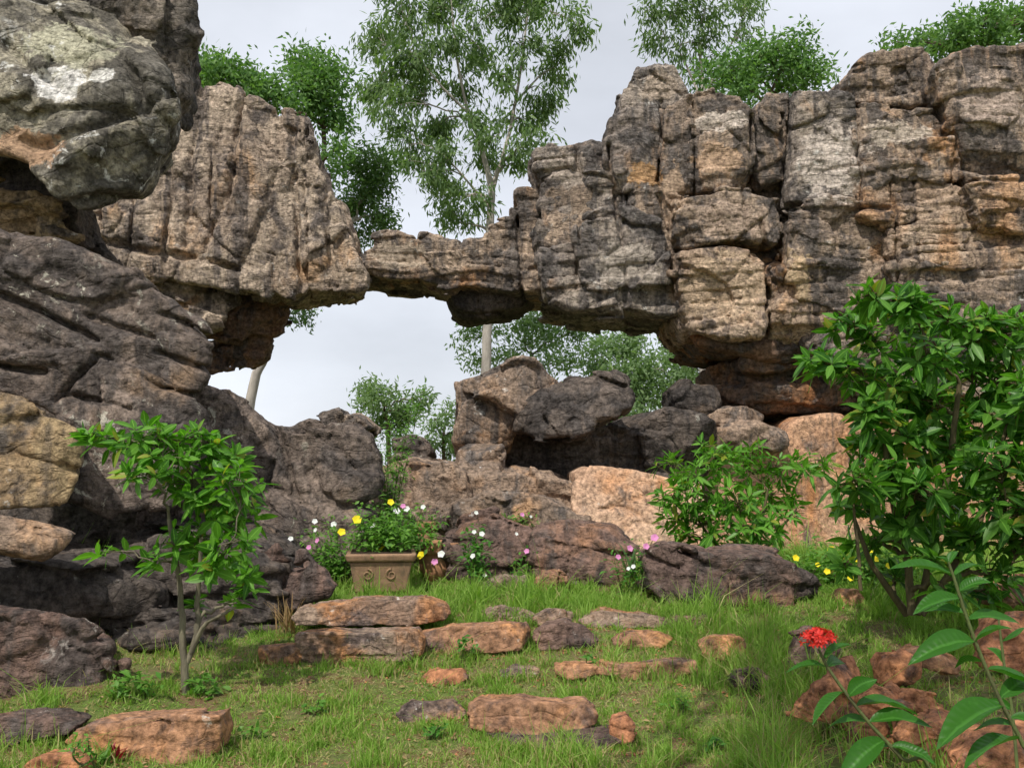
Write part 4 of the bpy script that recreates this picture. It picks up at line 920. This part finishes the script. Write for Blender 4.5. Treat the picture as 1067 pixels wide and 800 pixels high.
tree('tree', 'little pale green sapling at the back right of the gap', [[(462, base_v(462, 26), 26, .07), (462, 470, 26, .05), (463, 440, 26, .03)]],
     [(452, 438, 10, 10), (470, 432, 12, 10), (476, 450, 8, 14), (455, 462, 12, 10), (470, 470, 10, 10)], 26, .7, 1500, .17, .05, M['leaf_far'], M['bark_brown'], 73, .3, 12, .03, .008, .16)

def shade_tree():  # unseen tree, added so its crown shades the right bank
    rs = np.random.RandomState(77); b = np.array([-3.2, -1.5, 0.])
    root = thing('tree', 'broad leafy unseen tree added behind the viewer to shade the right of the slope', 'tree', b)
    A = Acc(); T = spline(np.array([b, b+[.1, .2, 1.6], b+[.5, .7, 3.4], b+[1.1, 1.6, 4.8]]), 6); A.add(*tube(T, np.linspace(.2, .1, len(T)), 10))
    tips = []
    for i in range(30):
        e = np.array([rs.uniform(-.3, 2.0), rs.uniform(1.4, 4.0), rs.uniform(5.0, 6.4)]); a = T[rs.randint(8, len(T))]
        p = bez(a, (a+e)/2+np.array([0, 0, .5]), e, 8); A.add(*tube(p, np.linspace(.05, .01, 8), 6)); tips.append(e)
    V, Q = A.out(); link('trunk', V, Q, M['bark_brown'], root)
    i = rs.randint(0, len(tips), 2400); n = len(i)
    p = np.array(tips)[i]+rs.normal(0, .3, (n, 3)); d = rs.normal(size=(n, 3))
    V, Q = kites(p, d, rs.normal(size=(n, 3))+np.array([0, 0, 1.]), .16*rs.uniform(.7, 1.2, n), .08)
    link('crown', V, [Q], M['leaf_tree'], root)
shade_tree()

# ---- foreground leafy stems, every leaf a part
def leafy_stem(name, label, cat, path, leafspec, seed, flower=None):
    pts = spline(np.array([W(u, v, y) for u, v, y in path]), 6)
    root = thing(name, label, cat, pts[0])
    V, Q = tube(pts, np.linspace(.0055, .003, len(pts)), 8); link('stem', V, [Q], M['stem_green'], root)
    rs = np.random.RandomState(seed)
    for (u0, v0, u1, v1, dy, wd) in leafspec:
        # attach at the nearest stem point; the tip is where the photo shows it
        d = [np.hypot(*(np.array(proj(p))-(u0, v0))) for p in pts]; a = pts[int(np.argmin(d))]
        tip = W(u1, v1, a[1]+dy)
        L = np.linalg.norm(tip-a)
        nrm = np.array([rs.normal()*.45, rs.uniform(-.75, -.1), .8])
        V, Q, R = leaves((a+np.array([0, 0, 0]))[None], (tip+np.array([0, 0, .34*L])-a)[None], nrm[None], L*1.04, wd*L*.94, seg=10, droop=.34, fold=.62, shape=.92)
        V[:, :] += .004*gnoise(V*28, seed)[:, None]
        link('leaf', V, [Q], M['leaf_ixora'], root, attrs={'rib': R, 'along': np.repeat(np.linspace(0, 1, 11), 3)})
    if flower:
        c = W(*flower)
        n = 95; d = unit(rs.normal(size=(n, 3))+np.array([0, 0, .75])); d = d[d[:, 2] > -.15]
        A = Acc()
        fr = .036
        for q in d:
            e = c+q*np.array([1.15, 1.15, .8])*fr*rs.uniform(.75, 1.05)
            A.add(*tube(bez(c-np.array([0, 0, .012]), (c+e)/2+np.array([0, 0, .004]), e, 4), [.0009, .0009, .0011, .0013], 4))
            s = unit(np.cross(q, rs.normal(size=3))); w = np.cross(q, s)
            for k in range(4):
                a = k*pi/2+.3; dd = s*cos(a)+w*sin(a)
                V_, Q_ = kites(e[None], (dd+q*.3)[None], q[None], .011, .0055); A.add(V_, Q_)
        V, Q = A.out(); link('flower', V, Q, M['red'], root)
    return root
def proj(p):
    y, z = p[1], p[2]-EYE
    fy = y*cos(PITCH)+z*sin(PITCH); fz = -y*sin(PITCH)+z*cos(PITCH)
    return 533.5+F*p[0]/fy, 400-F*fz/fy
gy = 2.3
gb = base_v(960, gy)
leafy_stem('ixora', 'ixora stem topped by a round red flower head over the rubble stones', 'flowering shrub',
  [(1010, gb, gy), (975, 830, gy), (940, 790, gy), (905, 752, gy), (880, 720, gy), (862, 694, gy), (853, 676, gy)],
  [(862, 694, 820, 700, 0, .30), (858, 686, 893, 667, .02, .36), (884, 722, 920, 700, -.03, .42), (880, 720, 853, 752, -.03, .44), (890, 735, 955, 745, .03, .34), (905, 752, 972, 757, -.02, .36), (905, 752, 866, 758, .06, .36), (925, 775, 972, 795, -.04, .36), (922, 772, 880, 815, -.05, .40), (930, 780, 898, 785, .05, .4), (862, 696, 880, 690, .06, .4)],
  81, (853, 668, gy))
leafy_stem('leafy_stem', 'upright green stem with big pointed leaves at the lower right edge', 'shrub',
  [(1100, gb, gy-.1), (1085, 830, gy-.1), (1066, 776, gy-.1), (1045, 735, gy-.1), (1025, 690, gy-.1), (1008, 645, gy-.1), (995, 605, gy-.1), (988, 585, gy-.1)],
  [(990, 602, 922, 590, .0, .28), (990, 602, 1030, 588, .03, .3), (998, 618, 1038, 602, -.03, .42), (998, 622, 955, 640, -.02, .42), (1004, 640, 962, 638, .05, .3), (1008, 645, 1062, 650, .02, .28), (1014, 670, 1060, 652, -.05, .4), (1012, 672, 952, 692, -.02, .4), (1020, 690, 998, 695, .06, .5), (1030, 700, 1078, 720, 0, .4), (1042, 730, 1080, 705, .04, .36),
   (1045, 738, 984, 778, -.06, .42), (1050, 748, 1090, 760, -.03, .4), (1052, 755, 1018, 762, .05, .36), (1064, 772, 1010, 800, -.05, .4), (1066, 776, 1092, 790, .03, .4), (988, 590, 975, 575, .0, .4), (988, 588, 1000, 568, .02, .4)],
  83)
leafy_stem('leafy_stem', 'short leafy stem in the bottom right corner behind the tall one', 'shrub',
  [(1085, gb, gy+.5), (1060, 800, gy+.5), (1046, 690, gy+.5), (1040, 640, gy+.5)],
  [(1046, 690, 1024, 668, .03, .42), (1044, 670, 1072, 648, -.02, .4), (1050, 730, 1076, 715, 0, .4), (1050, 735, 1026, 725, .02, .4)], 85)

# ---- planters
def frustum(acc, c, w0, w1, d0, d1, h, z0=0):
    V = np.array([[-w0, -d0, 0], [w0, -d0, 0], [w0, d0, 0], [-w0, d0, 0], [-w1, -d1, h], [w1, -d1, h], [w1, d1, h], [-w1, d1, h]], float)
    V = V+np.array([0, 0, z0])
    acc.add(V+c, np.array([[0, 3, 2, 1], [4, 5, 6, 7], [0, 1, 5, 4], [1, 2, 6, 5], [2, 3, 7, 6], [3, 0, 4, 7]]))
def bevel(o, w=.01, seg=3):
    m = o.modifiers.new('bevel', 'BEVEL'); m.width = w; m.segments = seg; m.limit_method = 'ANGLE'
yp = at_ground(398, 616)
pc = W(397, 614, yp); pw = 34.5*yp/F
P1 = thing('planter', 'square tan terracotta planter with scroll relief and thick rim', 'planter', pc)
P1.rotation_euler = (0, 0, .12)
def flat_link(name, acc, mat, par):
    V, Q = acc.out(); me = mesh_np(name, V, Q, False); me.materials.append(mat)
    o = bpy.data.objects.new(name, me); COL.objects.link(o); o.parent = par; return o
a = Acc(); frustum(a, np.zeros(3), pw*.74, pw*.90, pw*.74, pw*.90, pw*.88); o = flat_link('pot_body', a, M['terracotta'], P1); bevel(o, .015)
a = Acc(); frustum(a, np.zeros(3), pw*.98, pw*1.04, pw*.98, pw*1.04, pw*.24, pw*.885); o = flat_link('rim', a, M['terracotta'], P1); bevel(o, .025, 4)
a = Acc(); frustum(a, np.zeros(3), pw*.88, pw*.88, pw*.88, pw*.88, .03, pw*1.125-.024); o = flat_link('soil', a, M['soil'], P1)
def scroll(cx, cz, s, flip):
    t = np.linspace(0, 1, 22); th = t*pi*2.6
    r = s*(1-.72*t)
    slope = .16/.88
    return np.stack([cx+flip*r*np.sin(th), -(pw*.74+(cz+r*np.cos(th))*slope)-.004, cz+r*np.cos(th)], 1)
for cx, fl in ((-pw*.38, 1), (pw*.30, -1)):
    a = Acc(); a.add(*tube(scroll(cx, pw*.52, pw*.17, fl), np.linspace(.008, .005, 22), 6)); V, Q = a.out()
    me = mesh_np('scroll_relief', V, Q); me.materials.append(M['terracotta']); o = bpy.data.objects.new('scroll_relief', me); COL.objects.link(o); o.parent = P1
def lathe(prof, k=32):
    prof = np.array(prof); th = np.arange(k)*2*pi/k; n = len(prof)
    V = np.stack([prof[:, 0][:, None]*np.cos(th), prof[:, 0][:, None]*np.sin(th), np.repeat(prof[:, 1][:, None], k, 1)], -1).reshape(-1, 3)
    i, j = np.meshgrid(np.arange(n-1), np.arange(k), indexing='ij')
    return V, np.stack([i*k+j, i*k+(j+1) % k, (i+1)*k+(j+1) % k, (i+1)*k+j], -1).reshape(-1, 4)
y2 = yp+.75
def round_pot(name, label, u, v, y, wpx, hpx, mat):
    c = W(u, v, y); r = wpx/2*y/F; h = hpx*y/F
    R = thing(name, label, 'pot', c)
    a = Acc(); a.add(*lathe([(.001, 0), (r*.66, 0), (r*.84, h*.72), (r*.70, h*.72), (.001, h*.70)])); V, Q = a.out()
    me = mesh_np('pot_body', V, Q); me.materials.append(mat); o = bpy.data.objects.new('pot_body', me); COL.objects.link(o); o.parent = R
    a = Acc(); a.add(*lathe([(r*.80, h*.70), (r*.96, h*.72), (r, h*.80), (r, h*.96), (r*.95, h), (r*.80, h), (r*.78, h*.9), (r*.78, h*.72)])); V, Q = a.out()
    me = mesh_np('rim', V, Q); me.materials.append(mat); o = bpy.data.objects.new('rim', me); COL.objects.link(o); o.parent = R
    a = Acc(); a.add(*lathe([(.001, h*.88), (r*.79, h*.88)])); V, Q = a.out()
    me = mesh_np('soil', V, Q); me.materials.append(M['soil']); o = bpy.data.objects.new('soil', me); COL.objects.link(o); o.parent = R
    return c, r, h
round_pot('flower_pot', 'round orange terracotta pot partly hidden behind the square planter', 457, 606, y2, 52, 41, M['terracotta_old'])
round_pot('flower_pot', 'small terracotta pot among the flowers above the round pot', 443, 574, y2+.9, 22, 30, M['terracotta_old'])

# ---- flowering plants
def flower_mesh(c, r, axis, k=5, rs=RS):
    axis = unit(np.asarray(axis, float)); s = unit(np.cross(axis, [.2, .5, .9])); w = np.cross(axis, s)
    a = np.arange(k)*2*pi/k+rs.uniform(0, 1)
    d = s*np.cos(a)[:, None]+w*np.sin(a)[:, None]
    return leaves(np.tile(c, (k, 1)), d+axis*.35, np.tile(axis, (k, 1)), r, r*1.0, seg=3, droop=.15, fold=.1, shape=1.3)[:2]
def bloom_plant(name, label, base, stems, leafn, L, Wd, leaf, flowers, seed, group='flowering plants among the rocks', cat='flowering plant', stem_m='stem_green', spread=.07, front=.08):
    """stems: list of px paths end points (u,v,dy); flowers: (u,v,colour,radius)"""
    rs = np.random.RandomState(seed)
    b = W(*base); Y = base[2]
    root = thing(name, label, cat, b, group)
    wood = Acc(); pts = []
    for (u, v, dy) in stems:
        t = W(u, v, Y+dy); m = (b+t)/2+np.array([rs.normal()*.04, rs.normal()*.04, .1*abs(t[2]-b[2])])
        s0 = b+np.array([rs.uniform(-1, 1)*spread, rs.uniform(-1, 1)*spread, 0])
        w = bez(s0, m, t, 10); wood.add(*tube(w, np.linspace(.006, .0025, 10), 5)); pts += list(w[3:])
    for (u, v, c, r) in flowers:
        t = W(u, v, Y-front); q = pts[int(np.argmin([np.linalg.norm(p-t) for p in pts]))]
        wood.add(*tube(bez(np.array(q), (q+t)/2+np.array([0, 0, .02]), t-np.array([0, -.004, .004]), 5), .0022, 4))
    V, Q = wood.out(); link('stem', V, Q, M[stem_m], root)
    pts = np.array(pts); i = rs.randint(0, len(pts), leafn)
    d = unit(rs.normal(size=(leafn, 3))*np.array([1, 1, .5])+np.array([0, 0, .25]))
    V, Q, R = leaves(pts[i]+rs.normal(0, spread*.35, (leafn, 3)), d, np.tile([0, -.25, 1.], (leafn, 1))+rs.normal(0, .3, (leafn, 3)), L*rs.uniform(.6, 1.2, leafn), Wd*rs.uniform(.7, 1.2, leafn), seg=2, droop=.25, fold=.2)
    link('foliage', V, [Q], leaf, root, attrs={'rib': R})
    for (u, v, c, r) in flowers:
        V, Q = flower_mesh(W(u, v, Y-front), r, np.array([rs.normal()*.3, -.9, .5]), rs=rs)
        link('flower', V, [Q], M[c], root)
    return root
bloom_plant('flowering_plant', 'yellow flowered plant growing in the square planter', (397, 577, yp+.05), [(372, 532, .1), (385, 538, -.1), (400, 528, .15), (415, 540, 0), (425, 550, -.1), (372, 552, -.1), (410, 556, -.15), (436, 560, 0), (365, 565, -.2), (390, 562, -.22), (425, 564, -.2), (405, 548, -.1)], 1200, .075, .03, M['leaf_small'],
            [(372, 541, 'yellow', .05), (397, 569, 'yellow', .05), (356, 554, 'yellow', .042), (407, 523, 'yellow', .036), (439, 578, 'yellow', .042)], 91, spread=.18)
bloom_plant('flowering_plant', 'white and pink flowered plant spreading left of the square planter', (350, 610, yp+.12), [(312, 560, 0), (325, 552, .1), (340, 545, 0), (352, 558, -.1), (362, 565, .1), (330, 575, -.1), (345, 580, -.1), (318, 578, 0), (360, 585, 0), (338, 592, -.1)], 800, .065, .028, M['leaf_small'],
            [(303, 561, 'white', .028), (313, 574, 'white', .03), (328, 543, 'white', .03), (348, 546, 'white', .034), (331, 563, 'pink', .028), (322, 570, 'pink', .028), (329, 552, 'white', .024)], 93, spread=.16)
bloom_plant('flowering_plant', 'white flowered plant at the top right of the planter', (420, 580, yp+.5), [(412, 534, 0), (425, 530, .1), (440, 530, 0), (432, 545, -.1), (450, 545, 0), (455, 560, -.1), (458, 540, 0)], 520, .07, .03, M['leaf_small'],
            [(413, 532, 'white', .04), (424, 530, 'white', .034), (441, 528, 'white', .028), (389, 548, 'white', .034), (403, 553, 'white', .026), (420, 527, 'pink', .03)], 95, spread=.12)
bloom_plant('flowering_plant', 'leggy plant with white flowers right of the round pot', (497, 612, yp+.2), [(488, 552, 0), (500, 548, .05), (495, 562, -.05), (507, 565, 0), (485, 575, 0), (512, 582, 0), (502, 590, -.05)], 300, .075, .034, M['leaf_mid'],
            [(502, 556, 'white', .03), (494, 554, 'white', .024), (493, 579, 'white', .03), (505, 599, 'white', .022), (496, 534, 'white', .024), (460, 577, 'white', .04), (453, 585, 'pink', .036)], 97, spread=.1)
bloom_plant('flowering_plant', 'dark leaved plant with pink flowers between the two purple boulders', (553, 612, yp+.35), [(540, 585, 0), (550, 578, 0), (562, 583, 0), (570, 592, 0), (545, 595, -.05)], 200, .07, .03, M['leaf_bush'],
            [(549, 574, 'pink', .03), (538, 556, 'white', .02)], 99, spread=.12)
bloom_plant('flowering_plant', 'small green plant with pink flowers on the brown rock tier', (543, 552, 11.3), [(530, 540, 0), (540, 535, 0), (552, 537, 0), (515, 538, 0), (560, 545, 0)], 130, .06, .025, M['leaf_small'],
            [(544, 536, 'pink', .03), (536, 551, 'white', .02), (553, 538, 'white', .02)], 101, spread=.1)
bloom_plant('flowering_plant', 'wispy plant with bright pink flowers left of the long dark boulder', (660, 618, 8.75), [(640, 585, 0), (652, 575, 0), (664, 570, 0), (676, 572, 0), (650, 595, 0), (668, 590, 0)], 240, .06, .022, M['leaf_mid'],
            [(656, 571, 'pink', .034), (673, 569, 'pink', .034), (682, 560, 'pink', .04), (644, 580, 'pink', .028), (660, 590, 'white', .024), (655, 592, 'white', .02)], 103, spread=.14)
bloom_plant('climbing_plant', 'tall wispy green plant reaching up the rocks behind the planter', (402, 575, 10.5), [(398, 470, .1), (408, 440, .2), (440, 408, .3), (430, 425, .2), (400, 500, 0), (412, 515, 0), (392, 530, 0), (415, 470, .1), (420, 450, .1), (404, 455, .1), (410, 490, 0), (396, 545, -.1), (408, 545, -.1)], 2000, .07, .02, M['leaf_small'], [], 105, spread=.10, cat='plant')
bloom_plant('flowering_plant', 'low mat of yellow flowers under the big bush beside the long boulder', (858, 616, 9.4), [(835, 585, 0), (850, 580, .1), (868, 576, 0), (880, 590, -.1), (848, 600, -.1), (868, 605, -.2), (835, 600, 0), (842, 606, -.3), (890, 575, .2), (900, 604, -.2)], 1500, .085, .03, M['leaf_small'],
            [(829, 581, 'yellow', .036), (866, 572, 'yellow', .036), (862, 595, 'yellow', .034), (886, 602, 'yellow', .034), (852, 588, 'yellow', .026)], 107, spread=.3, front=.5)
bloom_plant('flowering_plant', 'yellow flowered ground plant deeper under the big bush near its stems', (915, 614, 9.3), [(895, 585, 0), (912, 575, .1), (930, 572, .1), (945, 585, 0), (905, 598, -.1), (932, 600, -.2), (955, 575, .1), (970, 590, 0), (960, 604, -.2), (885, 596, 0)], 1500, .085, .03, M['leaf_small'],
            [(906, 573, 'yellow', .032), (912, 582, 'yellow', .032), (926, 589, 'yellow', .032), (894, 584, 'yellow', .028), (950, 582, 'yellow', .03)], 109, spread=.3, front=.5)
bloom_plant('weed', 'leafy green weed at the foot of the slender shrub', (215, 728, 6.4), [(200, 712, 0), (215, 705, 0), (230, 712, 0), (222, 720, 0)], 90, .075, .03, M['leaf_small'], [], 111, 'weeds in the lawn', 'weed', spread=.08)
bloom_plant('weed', 'pale green weed spreading left of the slender shrub stem', (140, 728, 6.2), [(125, 705, 0), (140, 700, 0), (155, 712, 0), (115, 718, 0)], 100, .075, .03, M['leaf_small'], [], 113, 'weeds in the lawn', 'weed', spread=.09)
bloom_plant('weed', 'small upright weed beside the wedge shaped orange step', (482, 686, at_ground(482, 688)), [(478, 668, 0), (486, 664, 0), (492, 674, 0)], 60, .06, .026, M['leaf_mid'], [], 115, 'weeds in the lawn', 'weed', spread=.05)
bloom_plant('weed', 'weed in front of the orange slab left of the crimson plant', (88, 800, 4.95), [(82, 775, 0), (92, 772, 0), (100, 785, 0)], 60, .06, .02, M['leaf_small'], [], 117, 'weeds in the lawn', 'weed', spread=.05)
for k_, (u_, v_, lb_) in enumerate([(330, 745, 'small broad weed in open lawn right of the orange corner slab'), (455, 770, 'small broad weed at the bottom left of the thick orange step'), (705, 742, 'small broad weed in the lawn right of the broken red lump'),
                                   (610, 700, 'tiny weed hugging the front of the plank slab'), (262, 770, 'tiny weed at the square end of the orange corner slab'), (745, 785, 'small broad weed left of the pale pebble like stone')]):
    Y_ = at_ground(u_, v_)
    bloom_plant('weed', lb_, (u_, v_, Y_), [(u_-9, v_-9, 0), (u_+8, v_-11, .03), (u_+2, v_-15, -.03)], 46, .05, .024, M['leaf_mid' if k_ % 2 else 'leaf_small'], [], 140+k_, 'weeds in the lawn', 'weed', spread=.05)
# strap leaved plants
def strap_plant(name, label, cat, u, v, Y, n, L, Wd, mat, seed, up=1.2, spread=.02, group=None):
    rs = np.random.RandomState(seed); c = W(u, v, Y); a = rs.uniform(0, 2*pi, n); el = rs.normal(up, .28, n)
    d = np.stack([np.cos(a)*np.cos(el), np.sin(a)*np.cos(el), np.sin(el)], 1)
    V, Q, R = leaves(c+rs.normal(0, spread, (n, 3))*np.array([1, 1, .1]), d, np.stack([-np.cos(a)*np.sin(el), -np.sin(a)*np.sin(el), np.cos(el)], 1), L*rs.uniform(.7, 1.1, n), Wd, seg=5, droop=.3, fold=.3, shape=.45)
    return tag(link(name, V, [Q], mat, attrs={'rib': R}), label, cat, group)
strap_plant('bromeliad', 'small crimson leaved bromeliad in front of the orange corner slab', 'plant', 122, 790, at_ground(122, 792), 9, .14, .024, M['leaf_red'], 3)
strap_plant('strap_plant', 'green strap leaved tuft beside the crimson plant at the bottom left', 'plant', 108, 795, at_ground(108, 797), 12, .15, .018, M['leaf_small'], 5)
strap_plant('dry_tuft', 'dry reddish grass tuft standing left of the slab stack', 'grass tuft', 300, 660, at_ground(300, 662), 40, .42, .012, M['leaf_dry'], 7, 1.3, .04)
strap_plant('agave', 'dark spiky agave rosette left of the long low boulder', 'plant', 657, 600, 8.9, 12, .45, .03, M['leaf_darktree'], 9, .75, .03)

# ------------------------------------------------------------------ grass (nobody could count it)
def grass():
    rs = np.random.RandomState(5)
    n = 290000
    Y = rs.uniform(4.6, 13.5, n); X = rs.uniform(-.56, .56, n)*Y; far = (Y > 10.8) & (X < 2); Y = np.where(far, rs.uniform(4.6, 10.8, n), Y)
    c1 = gnoise(np.stack([X*1.3, Y*1.3, X*0+3.3], 1), 21); c2 = gnoise(np.stack([X*4.5, Y*4.5, X*0+1.3], 1), 22); c3 = gnoise(np.stack([X*13, Y*13, X*0+4.3], 1), 26)
    dens = c1+.8*c2+.5*c3
    k = np.where(Y > 8.2, .95, np.clip(.66+1.9*dens, .04, 1.))
    left = (X < -.34*Y+.1) & (Y < 6.1)
    k = np.where(left, k*.35, k)
    bank = (X > .29*Y) & (Y < 6.6)
    k = np.where(bank, k*.22, k)
    m = rs.rand(n) < k
    ex = []
    for x0, x1, yy in STONE_EDGE:
        q = int(160*(x1-x0)/.3)+60
        ex.append(np.stack([rs.uniform(x0-.05, x1+.05, q), yy+rs.normal(0, .035, q)-.01], 1))
    ex = np.concatenate(ex); ze = np.zeros(len(ex))
    X, Y = np.concatenate([X, ex[:, 0]]), np.concatenate([Y, ex[:, 1]])
    c2, c3 = np.concatenate([c2, ze]), np.concatenate([c3, ze]); m = np.concatenate([m, rs.rand(len(ex)) < .8])
    X, Y, c2, c3 = X[m], Y[m], c2[m], c3[m]; n = len(X)
    Z = gz(X, Y)-.006
    h = .043*rs.uniform(.5, 1.5, n)*np.where(Y > 8.0, 1.55, 1.0)*(1+1.3*np.clip(gnoise(np.stack([X*.9, Y*.9, X*0+9], 1), 23), -.3, .6))*np.clip(1+2.2*c2+1.8*c3, .45, 2.6)
    h = h*np.where((X > 1.2) & (Y < 8), 1.5, 1)
    # tufts crowding the edges of the stones
    tall = rs.rand(n) < .04; h = np.where(tall, h*1.9, h)
    az = rs.uniform(0, 2*pi, n); lean = np.abs(rs.normal(.45, .4, n)); wa = rs.uniform(0, 2*pi, n)
    w = rs.uniform(.002, .0046, n)*np.where(Y > 8, 1.4, 1.)
    base = np.stack([X, Y, Z], 1); s = np.stack([np.cos(wa), np.sin(wa), 0*wa], 1)
    ld = np.stack([np.cos(az), np.sin(az), 0*az], 1)
    rows = []
    for t, ww in ((0, 1.), (.5, .85), (1., .12)):
        c = base+ld*(h*lean*t*t*1.2)[:, None]; c[:, 2] += h*t*(1-.25*lean*t)
        rows += [c-s*(w*ww)[:, None], c+s*(w*ww)[:, None]]
    V = np.stack(rows, 1).reshape(-1, 3)
    q = np.array([[0, 1, 3, 2], [2, 3, 5, 4]])
    # short flattened thatch between the tufts
    m = 170000
    Yt = rs.uniform(4.6, 9.0, m); Xt = rs.uniform(-.56, .56, m)*Yt; Zt = gz(Xt, Yt)
    a = rs.uniform(0, 2*pi, m); d = np.stack([np.cos(a), np.sin(a), rs.uniform(.05, .75, m)], 1)
    kp = rs.rand(m) < np.clip(.75+1.2*gnoise(np.stack([Xt*1.7, Yt*1.7, Xt*0+8.], 1), 28), .1, 1)
    kp &= ~((Xt > .29*Yt) & (Yt < 6.6) & (rs.rand(m) < .7))
    Vt, Qt = kites(np.stack([Xt, Yt, Zt-.002], 1)[kp], d[kp], rs.normal(0, .4, (kp.sum(), 3))+np.array([0, 0, 1.]), rs.uniform(.015, .045, kp.sum()), rs.uniform(.003, .006, kp.sum()))
    straw = np.repeat(rs.rand(kp.sum()) < np.clip(.45+1.2*gnoise(np.stack([Xt, Yt, Xt*0+2.], 1)[kp]*2.2, 29), .06, .85), 1)
    for nm, mk, lb, mt in (('lawn_thatch', ~straw, 'short flattened green blades carpeting the soil', 'grass'), ('straw_thatch', straw, 'short flattened straw carpeting the soil', 'grass_dry')):
        VV = Vt.reshape(-1, 4, 3)[mk].reshape(-1, 3)
        tag(link(nm, VV, [np.arange(len(VV)).reshape(-1, 4)], M[mt], origin=np.array([0, 7, 0])), lb, 'grass', kind='stuff')
    gp = []
    for x0, x1, yy in STONE_EDGE:
        nq = int(26*(x1-x0)/.3)+8
        gp.append(np.stack([rs.uniform(x0-.1, x1+.1, nq), yy+rs.normal(-.03, .06, nq)], 1))
    gp = np.concatenate(gp+[np.stack([rs.uniform(-2.2, 2.6, 500), rs.uniform(4.8, 8.2, 500)], 1)]); ng = len(gp)
    r = rs.uniform(.004, .014, ng); c = np.stack([gp[:, 0], gp[:, 1], gz(gp[:, 0], gp[:, 1])+r*.3], 1)
    oc = np.array([[1, 0, 0], [-1, 0, 0], [0, 1, 0], [0, -1, 0], [0, 0, .7], [0, 0, -.7]], float)
    VG = c[:, None]+oc[None]*r[:, None, None]*rs.uniform(.6, 1.4, (ng, 6, 1))
    tr = np.array([[0, 2, 4], [2, 1, 4], [1, 3, 4], [3, 0, 4], [2, 0, 5], [1, 2, 5], [3, 1, 5], [0, 3, 5]])
    tag(link('gravel', VG.reshape(-1, 3), [(np.arange(ng)[:, None, None]*6+tr[None]).reshape(-1, 3)], M['red_stone'], origin=np.array([0, 7, 0]), smooth=False), 'small reddish stone chips scattered in the lawn around the slabs', 'gravel', kind='stuff')
    q_ = 3200; Yl = rs.uniform(4.7, 9.5, q_); Xl = rs.uniform(-.5, .5, q_)*Yl
    a = rs.uniform(0, 2*pi, q_)
    VL, QL, RL = leaves(np.stack([Xl, Yl, gz(Xl, Yl)+.012], 1), np.stack([np.cos(a), np.sin(a), rs.uniform(-.1, .35, q_)], 1), rs.normal(0, .45, (q_, 3))+np.array([0, 0, 1.]), rs.uniform(.02, .06, q_), rs.uniform(.01, .022, q_), seg=2, droop=.3, fold=.5)
    tag(link('leaf_litter', VL, [QL], M['leaf_dry'], origin=np.array([0, 7, 0]), attrs={'rib': RL}), 'dry fallen leaves scattered over the lawn', 'litter', kind='stuff')
    dry = (rs.rand(n) < np.clip(np.where(Y < 7.5, .30, .08)-.5*c2, .02, .7))
    for nm, mk, lb, mt in (('grass', ~dry, 'short green lawn grass growing between the steps and rocks', 'grass'), ('dry_grass', dry, 'dry straw coloured grass mixed through the green lawn', 'grass_dry')):
        idx = np.argwhere(mk)[:, 0]
        VV = V.reshape(n, 6, 3)[idx].reshape(-1, 3)
        Q = (np.arange(len(idx))[:, None, None]*6+q[None]).reshape(-1, 4)
        tag(link(nm, VV, [Q], M[mt], origin=np.array([0, 7, 0])), lb, 'grass', kind='stuff')
grass()

finish_rocks()
# ------------------------------------------------------------------ light
SUN_DIR = unit(np.array([-.30, -.64, .95]))      # towards the sun: left, behind the camera, high
el = math.asin(SUN_DIR[2]); az = math.atan2(SUN_DIR[0], SUN_DIR[1])
sl = bpy.data.lights.new('sun', 'SUN'); sl.energy = 4.2; sl.angle = radians(.6); sl.color = (1, .945, .86)
so = bpy.data.objects.new('sun', sl); COL.objects.link(so); so.location = (0, 0, 30)
import mathutils
so.rotation_euler = mathutils.Vector(SUN_DIR).to_track_quat('Z', 'Y').to_euler()
wd = bpy.data.worlds.new('World'); SC.world = wd; wd.use_nodes = True
nt = wd.node_tree; nt.nodes.clear()
out = nt.nodes.new('ShaderNodeOutputWorld'); bg = nt.nodes.new('ShaderNodeBackground'); bg.inputs['Strength'].default_value = .1
sky = nt.nodes.new('ShaderNodeTexSky'); sky.sky_type = 'NISHITA'; sky.sun_disc = False; sky.sun_elevation = el; sky.sun_rotation = az
tc = nt.nodes.new('ShaderNodeTexCoord')
mp = nt.nodes.new('ShaderNodeMapping'); mp.inputs['Scale'].default_value = (1, 1, 2.2)
nz = nt.nodes.new('ShaderNodeTexNoise'); nz.inputs['Scale'].default_value = 3.0; nz.inputs['Detail'].default_value = 6
rp = nt.nodes.new('ShaderNodeMapRange'); rp.inputs['From Min'].default_value = .3; rp.inputs['From Max'].default_value = .7; rp.inputs['To Min'].default_value = 7.7; rp.inputs['To Max'].default_value = 10.8
vm = nt.nodes.new('ShaderNodeVectorMath'); vm.operation = 'SCALE'; vm.inputs[0].default_value = (.925, .965, 1.05)
mx = nt.nodes.new('ShaderNodeMix'); mx.data_type = 'RGBA'; mx.inputs[0].default_value = .88
L = nt.links.new
L(tc.outputs['Generated'], mp.inputs['Vector']); L(mp.outputs[0], nz.inputs['Vector']); L(nz.outputs['Fac'], rp.inputs['Value']); L(rp.outputs[0], vm.inputs['Scale'])
L(sky.outputs[0], mx.inputs[6]); L(vm.outputs[0], mx.inputs[7]); L(mx.outputs[2], bg.inputs['Color']); L(bg.outputs[0], out.inputs['Surface'])

SC.view_settings.view_transform = 'Standard'; SC.view_settings.look = 'None'; SC.view_settings.gamma = 1; SC.view_settings.exposure = 0
SC.view_settings.use_curve_mapping = False
SC.cycles.use_adaptive_sampling = True
SC.cycles.adaptive_threshold = .03
SC.cycles.max_bounces = 5
SC.cycles.transparent_max_bounces = 8
